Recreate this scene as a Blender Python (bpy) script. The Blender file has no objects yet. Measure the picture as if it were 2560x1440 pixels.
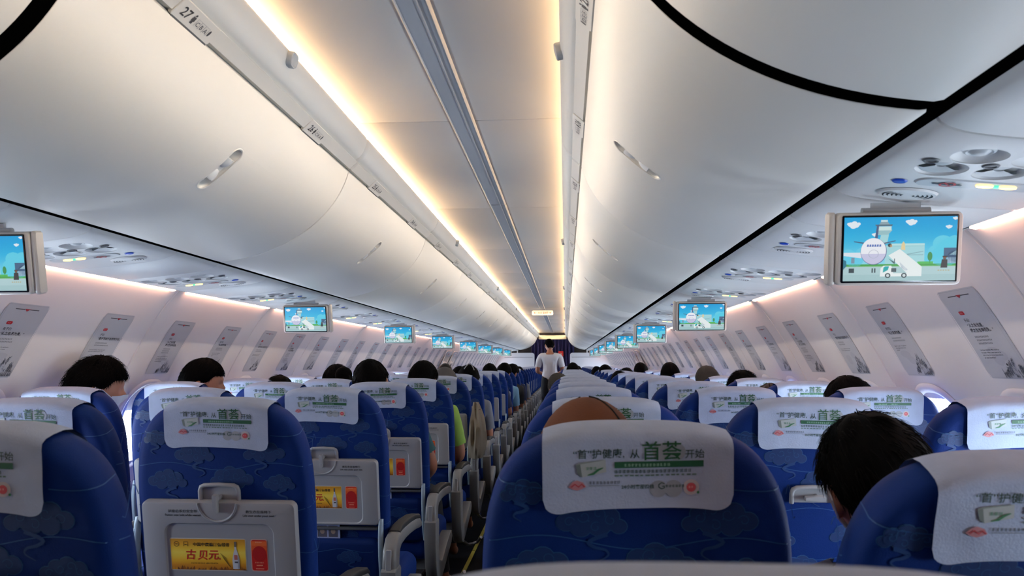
import bpy, bmesh, math, random
from mathutils import Vector, Matrix, noise
random.seed(11)
S = bpy.context.scene
COL = S.collection
R = math.radians
CZ = 1.235                                   # eye height above the cabin floor

# ------------------------------------------------------------------ camera
def make_camera():
    yaw, pitch, roll = R(4.108), R(5.82), R(0.116)
    cy, sy, cp, sp = math.cos(yaw), math.sin(yaw), math.cos(pitch), math.sin(pitch)
    f = Vector((-sy*cp, cy*cp, sp)); r = Vector((cy, sy, 0)); u = r.cross(f)
    c, s = math.cos(roll), math.sin(roll)
    r2, u2 = c*r - s*u, s*r + c*u
    m = Matrix((r2, u2, -f)).transposed().to_4x4()
    m.translation = (0.366, 0, CZ)
    cam = bpy.data.cameras.new('camera'); o = bpy.data.objects.new('camera', cam); COL.objects.link(o)
    o.matrix_world = m
    cam.lens = 26.0; cam.sensor_width = 36.0; cam.clip_start = 0.02; cam.clip_end = 100
    cam.dof.use_dof = True; cam.dof.focus_distance = 4.0; cam.dof.aperture_fstop = 10.0
    S.camera = o
make_camera()

# ------------------------------------------------------------------ world, exposure
w = bpy.data.worlds.new('world'); S.world = w; w.use_nodes = True
w.node_tree.nodes['Background'].inputs[0].default_value = (0.75, 0.85, 1.0, 1)
w.node_tree.nodes['Background'].inputs[1].default_value = 0.3
S.view_settings.view_transform = 'Standard'; S.view_settings.look = 'None'
S.view_settings.gamma = 1.0; S.view_settings.use_curve_mapping = False
S.view_settings.exposure = 0.35
S.cycles.max_bounces = 6; S.cycles.diffuse_bounces = 4; S.cycles.glossy_bounces = 3
S.cycles.transmission_bounces = 3; S.cycles.caustics_reflective = False; S.cycles.caustics_refractive = False
S.cycles.sample_clamp_indirect = 4.0
COVE = (1.0, 0.60, 0.27, 36.0)               # strip low in the ceiling coves, washing the ceiling
BIN_FILL = (1.0, 0.84, 0.66, 47.0)             # added strip hidden high in the coves, brightening the opposite bins
WASH = (1.0, 0.52, 0.35, 16.0)               # light strip at the top of the side walls
DAY = (0.74, 0.87, 1.0, 40.0)                 # overcast daylight in the window panes
SCREEN = 0.66

# ------------------------------------------------------------------ colours and materials
def lin(h):
    if not isinstance(h, str): return tuple(h)
    h = h.lstrip('#'); v = [int(h[i:i+2], 16)/255 for i in (0, 2, 4)]
    return tuple(x/12.92 if x <= 0.04045 else ((x+0.055)/1.055)**2.4 for x in v)
def mat(name, col, rough=0.5, metal=0.0, vary=0.0, vscale=8.0, bump=0.0, bscale=200.0, emit=None, spec=0.5, sheen=0.0):
    m = bpy.data.materials.new(name); m.use_nodes = True
    nt = m.node_tree; b = nt.nodes['Principled BSDF']; c = lin(col)
    b.inputs['Base Color'].default_value = (*c, 1); b.inputs['Roughness'].default_value = rough
    b.inputs['Metallic'].default_value = metal; b.inputs['Specular IOR Level'].default_value = spec
    if sheen: b.inputs['Sheen Weight'].default_value = sheen
    tc = nt.nodes.new('ShaderNodeTexCoord')
    if vary:
        n = nt.nodes.new('ShaderNodeTexNoise'); n.inputs['Scale'].default_value = vscale; n.inputs['Detail'].default_value = 4
        nt.links.new(tc.outputs['Object'], n.inputs['Vector'])
        mx = nt.nodes.new('ShaderNodeMix'); mx.data_type = 'RGBA'
        mx.inputs[6].default_value = (*[x*(1-vary) for x in c], 1); mx.inputs[7].default_value = (*[min(1, x*(1+vary)) for x in c], 1)
        nt.links.new(n.outputs['Fac'], mx.inputs[0]); nt.links.new(mx.outputs[2], b.inputs['Base Color'])
    if bump:
        n = nt.nodes.new('ShaderNodeTexNoise'); n.inputs['Scale'].default_value = bscale; n.inputs['Detail'].default_value = 2
        nt.links.new(tc.outputs['Object'], n.inputs['Vector'])
        bp = nt.nodes.new('ShaderNodeBump'); bp.inputs['Strength'].default_value = bump; bp.inputs['Distance'].default_value = 0.002
        nt.links.new(n.outputs['Fac'], bp.inputs['Height']); nt.links.new(bp.outputs['Normal'], b.inputs['Normal'])
    if emit:
        b.inputs['Emission Color'].default_value = (*emit[:3], 1); b.inputs['Emission Strength'].default_value = emit[3]
    return m
def ink(name, rough=0.6, emit=0.0):
    m = bpy.data.materials.new(name); m.use_nodes = True
    nt = m.node_tree; b = nt.nodes['Principled BSDF']
    a = nt.nodes.new('ShaderNodeAttribute'); a.attribute_name = 'ink'
    b.inputs['Roughness'].default_value = rough
    if emit:
        b.inputs['Base Color'].default_value = (0.02, 0.02, 0.02, 1)
        nt.links.new(a.outputs['Color'], b.inputs['Emission Color']); b.inputs['Emission Strength'].default_value = emit
    else: nt.links.new(a.outputs['Color'], b.inputs['Base Color'])
    return m
M = dict(
    bin=mat('bin_plastic', '#dedad2', 0.42, vary=0.012, vscale=3, bump=0.03, bscale=500),
    valance=mat('valance_plastic', '#e0ded8', 0.5, vary=0.01),
    ceil=mat('ceiling_panel', '#dcdad6', 0.55, vary=0.012, vscale=2),
    strip=mat('ceiling_channel', '#b4b6ba', 0.35),
    psu=mat('service_panel_plastic', '#d6d7d6', 0.45, vary=0.01),
    psu_dim=mat('service_panel_grey', '#b9bdbf', 0.4),
    wall=mat('sidewall_plastic', '#e2deda', 0.5, vary=0.012, vscale=3),
    hatch=mat('exit_hatch_plastic', '#c2c2c4', 0.5, vary=0.01),
    winframe=mat('window_frame_plastic', '#dedcdc', 0.35),
    shade=mat('window_shade_plastic', '#d8d2c6', 0.5),
    black=mat('black_gap', '#020202', 0.9, spec=0.0),  # non-reflecting black that paints the shade into the gaps
    brown=mat('dark_brown_panel', '#2c2321', 0.6, vary=0.1),
    dark=mat('dark_recess', '#3a3a3c', 0.6),
    gold=mat('header_cream', '#e4d8b8', 0.45),
    fabric=mat('blue_seat_fabric', '#03276a', 0.65, vary=0.10, vscale=25, bump=0.25, bscale=700, spec=0.16),
    fabric2=mat('blue_pocket_fabric', '#02215a', 0.7, vary=0.08, vscale=25, bump=0.25, bscale=700, spec=0.15),
    grey=mat('grey_seat_plastic', '#94969a', 0.42, vary=0.02, bump=0.06, bscale=900),
    grey2=mat('grey_armrest_plastic', '#767677', 0.42, vary=0.02, bump=0.05, bscale=900),
    greyd=mat('dark_grey_plastic', '#55575a', 0.5),
    pad=mat('black_armrest_pad', '#1b1c1e', 0.55, bump=0.1, bscale=900),
    link=mat('pale_tray_arm', '#8fa0ae', 0.35),
    chrome=mat('brushed_metal', '#9a9c9f', 0.3, metal=0.9),
    cloth=mat('white_headrest_cloth', '#a8b6d0', 0.85, vary=0.10, vscale=38, bump=0.3, bscale=350, spec=0.2),
    ink=ink('printed_ink', 0.55), sink=ink('screen_picture', 0.3, SCREEN),
    floor=mat('dark_carpet', '#0d0e14', 0.9, vary=0.2, vscale=60, bump=0.4, bscale=300, spec=0.1),
    path=mat('floor_path_strip', '#a59a3c', 0.5),
    bulk=mat('white_partition', '#c9ccd2', 0.5, vary=0.01),
    curtain=mat('navy_curtain', '#221f52', 0.8, vary=0.15, vscale=10),
    red=mat('red_sign', '#d8241c', 0.5),
    skin=mat('skin', '#a8735a', 0.5, vary=0.06, vscale=20),
    hair=mat('black_hair', '#030303', 0.75, spec=0.06),
    hairb=mat('dark_brown_hair', '#120c0a', 0.55, spec=0.2),
    cove=mat('cove_led', '#fff0d0', 0.5, emit=COVE),
    aisle=mat('bin_fill_led', '#fff4e0', 0.5, emit=BIN_FILL),  # added fill for the bins, out of view behind the valance
    wash=mat('wash_led', '#ffe6d6', 0.5, emit=WASH),
    day=mat('window_daylight', '#f0f4ff', 0.2, emit=DAY),
    frame=mat('screen_housing_plastic', '#c6c1ba', 0.42),
    bezel=mat('black_bezel', '#08090c', 0.2),
    blue=mat('blue_call_button', '#1a3fa8', 0.3, emit=(0.03, 0.12, 0.7, 0.06)),
    lamp=mat('lit_sign', '#ffd070', 0.3, emit=(1.0, 0.62, 0.14, 3.2)),
    green=mat('lit_green', '#40d080', 0.3, emit=(0.05, 0.8, 0.3, 1.5)),
    exit=mat('exit_sign_face', '#f6e4c0', 0.4, emit=(1.0, 0.80, 0.52, 0.62)),
    white=mat('white_cotton', '#dcdde2', 0.8, vary=0.03, bump=0.15, bscale=300),
    trousers=mat('dark_trousers', '#14151b', 0.85, vary=0.1),
    mask=mat('face_mask', '#e2e6ea', 0.8),
    paper=mat('leaflet_paper', '#9aa3c4', 0.6),
    khaki=mat('khaki_cloth', '#6e6558', 0.8, vary=0.12, vscale=12, bump=0.2, bscale=200),
)
for key, hexc in dict(lime='#84a848', denim='#6f9fc0', greyshirt='#6c6f78', maroon='#5a2a2e', teal='#2c5a62', cream='#c9c0ae', navy='#20294a', darkshirt='#202226',
                      capbrown='#5a2f16', beanie='#4a4c50', greyhair='#3a3834').items():
    M[key] = mat(key + '_cloth', hexc, 0.85, vary=0.06, bump=0.2, bscale=250)

# ------------------------------------------------------------------ mesh helpers
_text = {}
def text2d(s, bold=0.0, space=1.0):
    k = (s, bold, space)
    if k not in _text:
        c = bpy.data.curves.new('tmp', 'FONT'); c.body = s; c.resolution_u = 2; c.offset = bold; c.space_character = space
        o = bpy.data.objects.new('tmp', c); COL.objects.link(o)
        dg = bpy.context.evaluated_depsgraph_get()
        me = bpy.data.meshes.new_from_object(o.evaluated_get(dg))
        _text[k] = ([(v.co.x, v.co.y) for v in me.vertices], [tuple(p.vertices) for p in me.polygons])
        bpy.data.objects.remove(o); bpy.data.curves.remove(c); bpy.data.meshes.remove(me)
    return _text[k]
def rrect(w, h, r, n=6, cx=0.0, cy=0.0):
    pts = []
    for qx, qy, a0 in ((1, 1, 0), (-1, 1, 90), (-1, -1, 180), (1, -1, 270)):
        for i in range(n+1):
            a = R(a0 + 90*i/n); pts.append((cx + qx*(w/2-r) + r*math.cos(a), cy + qy*(h/2-r) + r*math.sin(a)))
    return pts
def ellipse(a, b, n=24, cx=0.0, cy=0.0): return [(cx + a*math.cos(2*math.pi*i/n), cy + b*math.sin(2*math.pi*i/n)) for i in range(n)]
def inset(pts, d):
    n = len(pts); out = []
    for i in range(n):
        p0, p1, p2 = Vector(pts[i-1]), Vector(pts[i]), Vector(pts[(i+1) % n])
        e = (p2 - p0)
        if e.length < 1e-9: out.append(pts[i]); continue
        e.normalize(); out.append((p1.x - e.y*d, p1.y + e.x*d))
    return out
def catmull(pts, per=6):
    P = [Vector(p) for p in pts]; out = []
    for i in range(len(P)-1):
        p0 = P[i-1] if i else 2*P[0]-P[1]; p1, p2 = P[i], P[i+1]; p3 = P[i+2] if i+2 < len(P) else 2*P[-1]-P[-2]
        for k in range(per):
            t = k/per
            out.append(0.5*((2*p1) + (p2-p0)*t + (2*p0-5*p1+4*p2-p3)*t*t + (3*p1-p0-3*p2+p3)*t**3))
    out.append(P[-1]); return out
class Curve:
    """cross-section polyline in (x, z) with arc length"""
    def __init__(s, pts):
        s.p = [Vector(q) for q in pts]; s.l = [0.0]
        for a, b in zip(s.p, s.p[1:]): s.l.append(s.l[-1] + (b-a).length)
        s.len = s.l[-1]
    def at(s, d):
        i = 0
        while i < len(s.p)-2 and s.l[i+1] < d: i += 1
        t = (d - s.l[i])/(s.l[i+1]-s.l[i]); p = s.p[i].lerp(s.p[i+1], t); e = (s.p[i+1]-s.p[i]).normalized()
        return p, e
    def find(s, ax, val):
        best = min(range(401), key=lambda i: abs(s.at(s.len*i/400)[0][ax]-val)); return s.len*best/400
class MB:
    def __init__(s): s.v = []; s.f = []; s.c = []; s.m = []
    def face(s, pts, col=None, mat=0):
        b = len(s.v); s.v += [tuple(p) for p in pts]; s.f.append(tuple(range(b, b+len(pts)))); s.c.append(col); s.m.append(mat); return s
    def loft(s, rings, closed=True, cap0=False, cap1=False, col=None, mat=0):
        b = len(s.v); n = len(rings[0])
        for r in rings: s.v += [tuple(p) for p in r]
        for i in range(len(rings)-1):
            for j in range(n if closed else n-1):
                k = (j+1) % n
                s.f.append((b+i*n+j, b+i*n+k, b+(i+1)*n+k, b+(i+1)*n+j)); s.c.append(col); s.m.append(mat)
        if cap0: s.f.append(tuple(range(b+n-1, b-1, -1))); s.c.append(col); s.m.append(mat)
        if cap1: e = b+(len(rings)-1)*n; s.f.append(tuple(range(e, e+n))); s.c.append(col); s.m.append(mat)
        return s
    def slab(s, out, steps, fn, cap0=True, cap1=True, col=None, mat=0):
        """out: CCW 2D outline; steps: (inset, depth); fn(u, v, depth) -> 3D"""
        return s.loft([[fn(p[0], p[1], d) for p in (inset(out, i) if i else out)] for i, d in steps], True, cap0, cap1, col, mat)
    def box(s, c, d, col=None, mat=0, rot=None):
        q = []
        for x in (-.5, .5):
            for y in (-.5, .5):
                for z in (-.5, .5):
                    p = Vector((x*d[0], y*d[1], z*d[2]))
                    if rot: p = rot @ p
                    q.append(p + Vector(c))
        b = len(s.v); s.v += [tuple(p) for p in q]
        for f in ((0, 1, 3, 2), (4, 6, 7, 5), (0, 4, 5, 1), (2, 3, 7, 6), (0, 2, 6, 4), (1, 5, 7, 3)):
            s.f.append(tuple(b+i for i in f)); s.c.append(col); s.m.append(mat)
        return s
    def rbox(s, c, d, r, n=3, mat=0, col=None, rot=None):
        steps = [(r*(1-math.cos(R(90*i/n))), r*(1-math.sin(R(90*i/n)))) for i in range(n+1)]
        steps = [(r - r*math.sin(R(90*i/n)), -d[2]/2 + r - r*math.cos(R(90*i/n))) for i in range(n+1)]
        steps += [(i, -z) for i, z in reversed(steps)]
        def fn(u, v, z):
            p = Vector((u, v, z))
            if rot: p = rot @ p
            return p + Vector(c)
        return s.slab(rrect(d[0], d[1], r*1.02, n+1), steps, fn, col=col, mat=mat)
    def tube(s, path, rad, n=8, col=None, mat=0, cap=True, sx=1.0):
        P = [Vector(p) for p in path]; rings = []; ref = Vector((0, 0, 1))
        for i, p in enumerate(P):
            t = (P[min(i+1, len(P)-1)] - P[max(i-1, 0)]).normalized()
            if abs(t.dot(ref)) > 0.95: ref = Vector((1, 0, 0))
            a = t.cross(ref).normalized(); b2 = a.cross(t).normalized(); ref = b2
            rr = rad[i] if isinstance(rad, (list, tuple)) else rad
            rings.append([p + a*math.cos(2*math.pi*k/n)*rr*sx + b2*math.sin(2*math.pi*k/n)*rr for k in range(n)])
        return s.loft(rings, True, cap, cap, col, mat)
    def sweep_yz(s, path, hw, hh, r, x0=0.0, mat=0):
        """rounded-rectangle section swept along a path in the y-z plane"""
        rings = []
        for i, p in enumerate(path):
            a, b = Vector(path[max(i-1, 0)]), Vector(path[min(i+1, len(path)-1)]); t = (b-a).normalized(); nrm = Vector((-t.y, t.x))
            h = hh[i] if isinstance(hh, (list, tuple)) else hh
            rings.append([(x0 + u, p[0] + nrm.x*v, p[1] + nrm.y*v) for u, v in rrect(hw*2, h*2, min(r, h*0.9), 3)])
        return s.loft(rings, True, True, True, mat=mat)
    def text(s, t, size, fn, col='#202020', align='L', bold=0.0, mat=0, xs=1.0):
        v, f = text2d(t, bold)
        if not v: return s
        x0, x1 = min(p[0] for p in v), max(p[0] for p in v)
        ox = {'L': x0, 'C': (x0+x1)/2, 'R': x1}[align]; b = len(s.v); col = lin(col)
        s.v += [tuple(fn((p[0]-ox)*size*xs, p[1]*size)) for p in v]
        for q in f: s.f.append(tuple(b+i for i in q)); s.c.append(col); s.m.append(mat)
        return s
    def rect(s, x0, x1, y0, y1, fn, col, mat=0): return s.face([fn(x0, y0), fn(x1, y0), fn(x1, y1), fn(x0, y1)], lin(col), mat)
    def shape(s, pts, fn, col, mat=0): return s.face([fn(*p) for p in pts], lin(col), mat)
    def ribbon(s, pts, wd, fn, col, mat=0):
        P = [Vector(p) for p in pts]; L = []
        for i, p in enumerate(P):
            t = (P[min(i+1, len(P)-1)] - P[max(i-1, 0)]).normalized(); n = Vector((-t.y, t.x))
            q = wd[i] if isinstance(wd, (list, tuple)) else wd; L.append((fn(*(p+n*q/2)), fn(*(p-n*q/2))))
        for a, b in zip(L, L[1:]): s.face([a[0], a[1], b[1], b[0]], lin(col), mat)
        return s
    def glyphs(s, n, x, y, size, fn, col, mat=0, rnd=None):
        rnd = rnd or random
        for i in range(n):
            cx = x + i*size*1.12
            for k in range(3): yy = y + size*(0.12 + 0.32*k); s.rect(cx, cx+size*rnd.uniform(.6, .92), yy, yy+size*.14, fn, col, mat)
            xx = cx + size*rnd.uniform(.25, .6); s.rect(xx, xx+size*.14, y, y+size*.95, fn, col, mat)
        return s
    def mirrored(s):
        o = MB(); o.v = [(-x, y, z) for x, y, z in s.v]; o.f = [tuple(reversed(f)) for f in s.f]; o.c = list(s.c); o.m = list(s.m); return o
    def moved(s, d):
        s.v = [(x+d[0], y+d[1], z+d[2]) for x, y, z in s.v]; return s
    def mesh(s, name, mats, smooth=40):
        me = bpy.data.meshes.new(name); me.from_pydata(s.v, [], s.f)
        for m in (mats if isinstance(mats, (list, tuple)) else [mats]): me.materials.append(M[m] if isinstance(m, str) else m)
        if any(s.m): me.polygons.foreach_set('material_index', s.m)
        if any(c is not None for c in s.c):
            at = me.color_attributes.new('ink', 'FLOAT_COLOR', 'CORNER'); data = []
            for f, c in zip(s.f, s.c): data += [*(c or (1, 1, 1)), 1.0]*len(f)
            at.data.foreach_set('color', data)
        me.update()
        if smooth:
            me.polygons.foreach_set('use_smooth', [True]*len(me.polygons)); me.set_sharp_from_angle(angle=R(smooth))
        return me
def obj(name, me, parent=None, loc=(0, 0, 0), rot=(0, 0, 0)):
    o = bpy.data.objects.new(name, me); COL.objects.link(o); o.location = loc; o.rotation_euler = rot
    if parent: o.parent = parent
    return o
def tag(o, label=None, cat=None, group=None, kind=None):
    if label: o['label'] = label
    if cat: o['category'] = cat
    if group: o['group'] = group
    if kind: o['kind'] = kind
    return o
def thing(name, label, cat, loc=(0, 0, 0), group=None, rz=0.0): return tag(obj(name, None, None, loc, (0, 0, rz)), label, cat, group)
def copy_tree(o, parent=None):
    c = o.copy(); COL.objects.link(c)
    if parent: c.parent = parent
    for ch in o.children: copy_tree(ch, c)
    return c
NUM = 'first second third fourth fifth sixth seventh eighth ninth tenth eleventh twelfth thirteenth fourteenth fifteenth sixteenth seventeenth eighteenth nineteenth twentieth'.split()
def nth(i):
    if i < 20: return NUM[i]
    if i == 29: return 'thirtieth'
    return ('twenty-' if i < 29 else 'thirty-') + NUM[i % 10]
SIDE = {1: 'right', -1: 'left'}
Y0, Y1 = -2.2, 21.4                          # cabin ends

# ------------------------------------------------------------------ cabin cross-section
WALLC = Curve(catmull([(1.355, .325), (1.405, .27), (1.45, .205), (1.52, .09), (1.59, -.045), (1.655, -.19), (1.71, -.37), (1.745, -.6), (1.74, -.84), (1.69, -1.06), (1.62, -1.235)], 5))
PSUC = Curve(catmull([(.946, .386), (.9495, .377), (.958, .3685), (.975, .361), (1.0, .354), (1.06, .345), (1.2, .331), (1.325, .321)], 5))
def bez(t, P=((.430, .706), (.470, .54), (.65, .40), (.901, .3755))):
    k = ((1-t)**3, 3*t*(1-t)**2, 3*t*t*(1-t), t**3); return (sum(a*p[0] for a, p in zip(k, P)), sum(a*p[1] for a, p in zip(k, P)))
BINC = Curve([bez(i/28) for i in range(29)])
def wallp(sd, y, s, off=0.0):
    p, e = WALLC.at(s); return Vector((sd*(p.x + e.y*off), y, p.y - e.x*off + CZ))      # +off = into the cabin
def psup(sd, y, s, off=0.0):
    p, e = PSUC.at(s); n = Vector((e.y, -e.x)); return Vector((sd*(p.x + n.x*off), y, p.y + n.y*off + CZ))
WS = lambda z: WALLC.find(1, z)

# ------------------------------------------------------------------ floor, ceiling, walls
def structure():
    tag(obj('floor', MB().face([(-1.75, Y0, 0), (1.75, Y0, 0), (1.75, Y1+1.5, 0), (-1.75, Y1+1.5, 0)]).mesh('floor', 'floor', 0)), kind='structure')
    for i, sx in enumerate((-1, 1)):
        mb = MB(); y = 0.2
        while y < 20: mb.box((sx*.25, y+.3, .0025), (.022, .59, .005)); y += .6
        tag(obj('trim_%d' % (i+1), mb.mesh('trim', 'path', 0)), kind='structure')
    # ceiling: shallow vault, a seam every 1.52 m, and the coves it rises into
    hp = [(.04, .877), (.1, .8772), (.2, .8776), (.28, .878), (.34, .8784), (.385, .8788), (.398, .8792), (.402, .884), (.404, .90), (.41, .985), (.425, 1.005), (.60, 1.005)]; prof = [(-x, z) for x, z in reversed(hp)] + hp
    mb = MB(); ys = [Y0]; y = 1.08-1.52*2
    while y < Y1: ys.append(y); y += 1.52
    ys.append(Y1)
    for a, b in zip(ys, ys[1:]):
        g = .007
        mb.loft([[(x, yy, z + dz + CZ) for x, z in prof] for yy, dz in ((a+.0005, .012), (a+.0035, .003), (a+.009, 0), (b-.009, 0), (b-.0035, .003), (b-.0005, .012))], closed=False)
    for sx in (-1, 1): mb.loft([[(sx*x, yy, z+CZ) for x, z in ((.60, 1.005), (.605, .9), (.60, .80), (.40, .795))] for yy in (Y0, Y1)], closed=False)
    tag(obj('ceiling', mb.mesh('ceiling', 'ceil', 35)), kind='structure')
    # channel along the middle of the ceiling
    mb = MB(); y = Y0; cuts = [Y0, .98, 4.0, 7.04, 10.08, 13.12, 16.2, Y1]
    for a, b in zip(cuts, cuts[1:]):
        sec = [(-.046, .0), (-.044, -.004), (-.039, -.009), (-.036, -.005), (.010, -.005), (.012, -.010), (.016, -.010), (.017, -.004), (.036, -.004), (.039, -.009), (.044, -.004), (.046, .0)]
        mb.loft([[(x, yy, z + .876 + CZ) for x, z in sec] for yy in (a+.004, b-.004)], closed=False)
    tag(obj('trim_3', mb.mesh('trim', 'strip', 30)), kind='structure')
    n = 4
    for sx in (-1, 1):
        # light ledge in the cove, plus the added upper strip that brightens the bins
        tag(obj('trim_%d' % n, MB().box((sx*.50, (Y0+Y1)/2, .834+CZ), (.030, Y1-Y0-.2, .010), mat=0).box((sx*.566, (Y0+Y1)/2, .917+CZ), (.010, Y1-Y0-.2, .040), mat=1).mesh('cove_led', ['cove', 'aisle'], 0)), 'warm light strip in the ceiling cove with an added strip brightening the bins', kind='structure'); n += 1
        # black strips standing in for gap shade, beside bins and above wall wash
        mb = MB(); mb.loft([[(sx*x, yy, z+CZ) for x, z in ((.893, .381), (.949, .381), (.955, .5), (.89, .5))] for yy in (Y0, Y1)])
        mb.loft([[(sx*x, yy, z+CZ) for x, z in ((.898, .3805), (.948, .3805))] for yy in (Y0, Y1)], closed=False)
        mb.loft([[(sx*x, yy, z+CZ) for x, z in ((1.318, .331), (1.36, .331), (1.37, .40), (1.318, .40))] for yy in (Y0, Y1)])
        tag(obj('trim_%d' % n, mb.mesh('gap_shade', 'black', 0)), kind='structure'); n += 1
        # light strip washing the side wall, one length per wall panel
        mb = MB(); y = (1.88 if sx > 0 else 2.13) - 1.04*3
        while y < Y1 - .3:
            if y > Y0: mb.loft([[(sx*x, yy, z+CZ) for x, z in ((1.336, .320), (1.350, .317), (1.351, .326), (1.337, .329))] for yy in (y+.07, min(y+.985, Y1-.3))], True, True, True)
            y += 1.04
        tag(obj('trim_%d' % n, mb.mesh('wash_led', 'wash', 0)), 'peach light strip along the top of the side wall', kind='structure'); n += 1
    # side walls with a hole for every window
    global WIN
    WIN = {1: [2.14 + .52*i for i in range(-3, 37)], -1: [2.39 + .52*i for i in range(-3, 36)]}
    smid = WS(-.29); hs, hy = .178, .112
    wn = 1
    for sx in (-1, 1):
        seam0 = 1.88 if sx > 0 else 2.13
        ys = {Y0: 0, Y1: 0}
        y = seam0 - 1.04*3
        while y < Y1:
            if y > Y0:
                for d, o in ((-.007, 0), (-.0022, -.006), (.0022, -.006), (.007, 0)): ys[round(y+d, 5)] = o
            y += 1.04
        for c in WIN[sx]: ys[round(c-hy, 5)] = 0; ys[round(c+hy, 5)] = 0
        ys = sorted(ys.items()); ss = sorted(set([WALLC.len*i/44 for i in range(45)] + [smid-hs, smid+hs]))
        mb = MB(); idx = {}
        for i, (y, o) in enumerate(ys):
            for j, s_ in enumerate(ss): idx[i, j] = len(mb.v); mb.v.append(tuple(wallp(sx, y, s_, o)))
        for i in range(len(ys)-1):
            ym = (ys[i][0]+ys[i+1][0])/2; inwin = any(abs(ym-c) < hy for c in WIN[sx])
            for j in range(len(ss)-1):
                sm = (ss[j]+ss[j+1])/2
                if inwin and abs(sm-smid) < hs: continue
                q = (idx[i, j], idx[i+1, j], idx[i+1, j+1], idx[i, j+1])
                mb.f.append(q if sx < 0 else q[::-1]); mb.c.append(None); mb.m.append(0)
        tag(obj('wall_' + SIDE[sx], mb.mesh('wall', 'wall', 35)), kind='structure')
        # windows share three meshes
        c0 = 0.0; root = wallp(sx, 0, smid)
        def fn(u, v, d): return wallp(sx, u, smid + v, d) - root
        fr = MB(); rings = []
        for w_, h_, r_, d in ((.34, .47, .15, .0015), (.325, .455, .145, .006), (.30, .43, .135, .007), (.268, .40, .118, .002), (.238, .368, .10, -.02), (.224, .354, .095, -.034), (.212, .342, .09, -.036)):
            rings.append([fn(u, v, d) for u, v in rrect(w_, h_, r_, 8)])
        fr.loft(rings); fme = fr.mesh('window_frame', 'winframe', 50)
        pme = MB().face([fn(u, v, -.0355) for u, v in rrect(.216, .346, .091, 8)]).mesh('window_pane', 'day', 0)
        sh = MB(); o2 = [(max(-.107, min(.107, u)), v) for u, v in rrect(.214, .11, .05, 6, 0, -.118)]
        sh.slab(o2, [(0, -.034), (0, -.029), (.004, -.027)], fn); sme = sh.mesh('window_shade', 'shade', 40)
        for k, c in enumerate(WIN[sx]):
            if any(abs(c-e) < .3 for e in EXITS): pass
            o = tag(obj('window_%d' % wn, fme, None, (root.x, c, root.z)), kind='structure'); wn += 1
            obj('window_pane', pme, o)
            if k % 3 != 1: obj('window_shade', sme, o)
    # ends of the cabin
    def endwall(name, y, m, z1):
        pts = [(x, y, z) for x, z in ((-1.7, 0), (1.7, 0), (1.78, .6), (1.6, 1.3), (1.3, 1.75), (.6, 2.3), (-.6, 2.3), (-1.3, 1.75), (-1.6, 1.3), (-1.78, .6))]
        tag(obj(name, MB().loft([pts, [(p[0], p[1]+.03, p[2]) for p in pts]], True, True, True).mesh(name, m, 0)), kind='structure')
    endwall('wall_back', Y0-.03, 'brown', 0)
    endwall('wall_front', Y1+.45, 'brown', 0)
EXITS = (11.6, 12.3)
structure()

# ------------------------------------------------------------------ cabin front: partitions, header, curtain
def cabin_front():
    for sx in (-1, 1):
        out = [(.49, 0.002)] + [(.49+.07-.07*math.cos(R(a)), 1.455+.07*math.sin(R(a))) for a in range(0, 91, 15)] + [(1.40, 1.525), (1.58, 1.22), (1.62, .9), (1.60, .3), (1.52, 0.002)]
        out = out[::-1]
        t = thing('partition', 'white cabin partition with a rounded top corner at the far end, %s of the aisle' % SIDE[sx], 'partition', (sx*1.0, 20.5, 0), 'cabin partitions at the front')
        mb = MB().slab(out, [(.004, 0), (0, .004), (0, .03), (.004, .034)], lambda u, v, d: (sx*u - sx*1.0, d, v)); obj('panel', mb.mesh('partition_panel', 'bulk', 40), t)
        mb = MB().box((sx*(.93-1.0), -.004, 1.40), (.78, .006, .012)); obj('rail', mb.mesh('partition_rail', 'grey', 0), t)
        mb = MB().loft([[(sx*x - sx, yy - 20.5, z) for x, z in ((.945, 1.525), (.975, 1.525), (.975, 1.60), (.945, 1.60))] for yy in (20.505, 20.53)], True, True, True)
        obj('bracket', mb.mesh('partition_bracket', 'psu', 0), t)
    # cream header where the ceiling ends
    t = thing('ceiling_header', 'cream header beam closing the end of the ceiling above the curtain', 'beam', (0, 21.32, .69+CZ))
    mb = MB().slab(rrect(.80, .115, .03, 5, 0, .0525), [(.012, -.02), (0, -.008), (0, .06), (.01, .07)], lambda u, v, d: (u, d, v)); obj('beam', mb.mesh('beam', 'gold', 40), t)
    mb = MB().box((0, -.024, .07), (.70, .012, .012)); obj('lip', mb.mesh('beam_lip', 'gold', 0), t)
    # navy curtain
    mb = MB(); top, bot = [], []
    for i in range(161):
        x = -.62 + 1.24*i/160; y = .035*math.sin(x*62) + .012*math.sin(x*23+1); top.append((x, y, 1.94)); bot.append((x*1.0, y*1.25, .02))
    mid = [(a[0], (a[1]+b[1])/2, 1.0) for a, b in zip(top, bot)]
    mb.loft([top, mid, bot], closed=False); back = [[(p[0], p[1]+.006, p[2]) for p in r] for r in (top, bot)]; mb.loft(back[::-1], closed=False)
    tag(obj('curtain', mb.mesh('curtain', 'curtain', 60), None, (0, 21.55, 0)), 'navy pleated curtain drawn across the aisle at the front', 'curtain')
    t = thing('notice', 'small red notice hanging on the navy curtain', 'sign', (.235, 21.48, .195+CZ))
    mb = MB().slab(rrect(.145, .155, .012, 4, 0, .0775), [(.003, 0), (0, .003), (0, .010)], lambda u, v, d: (u, -.012+d, v)); obj('plate', mb.mesh('plate', 'red', 30), t)
    mb = MB().rect(-.03, .03, .05, .105, lambda x, y: (x, -.0135, y), '#e8a090'); obj('emblem', mb.mesh('emblem', 'ink', 0), t)
cabin_front()

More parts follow.
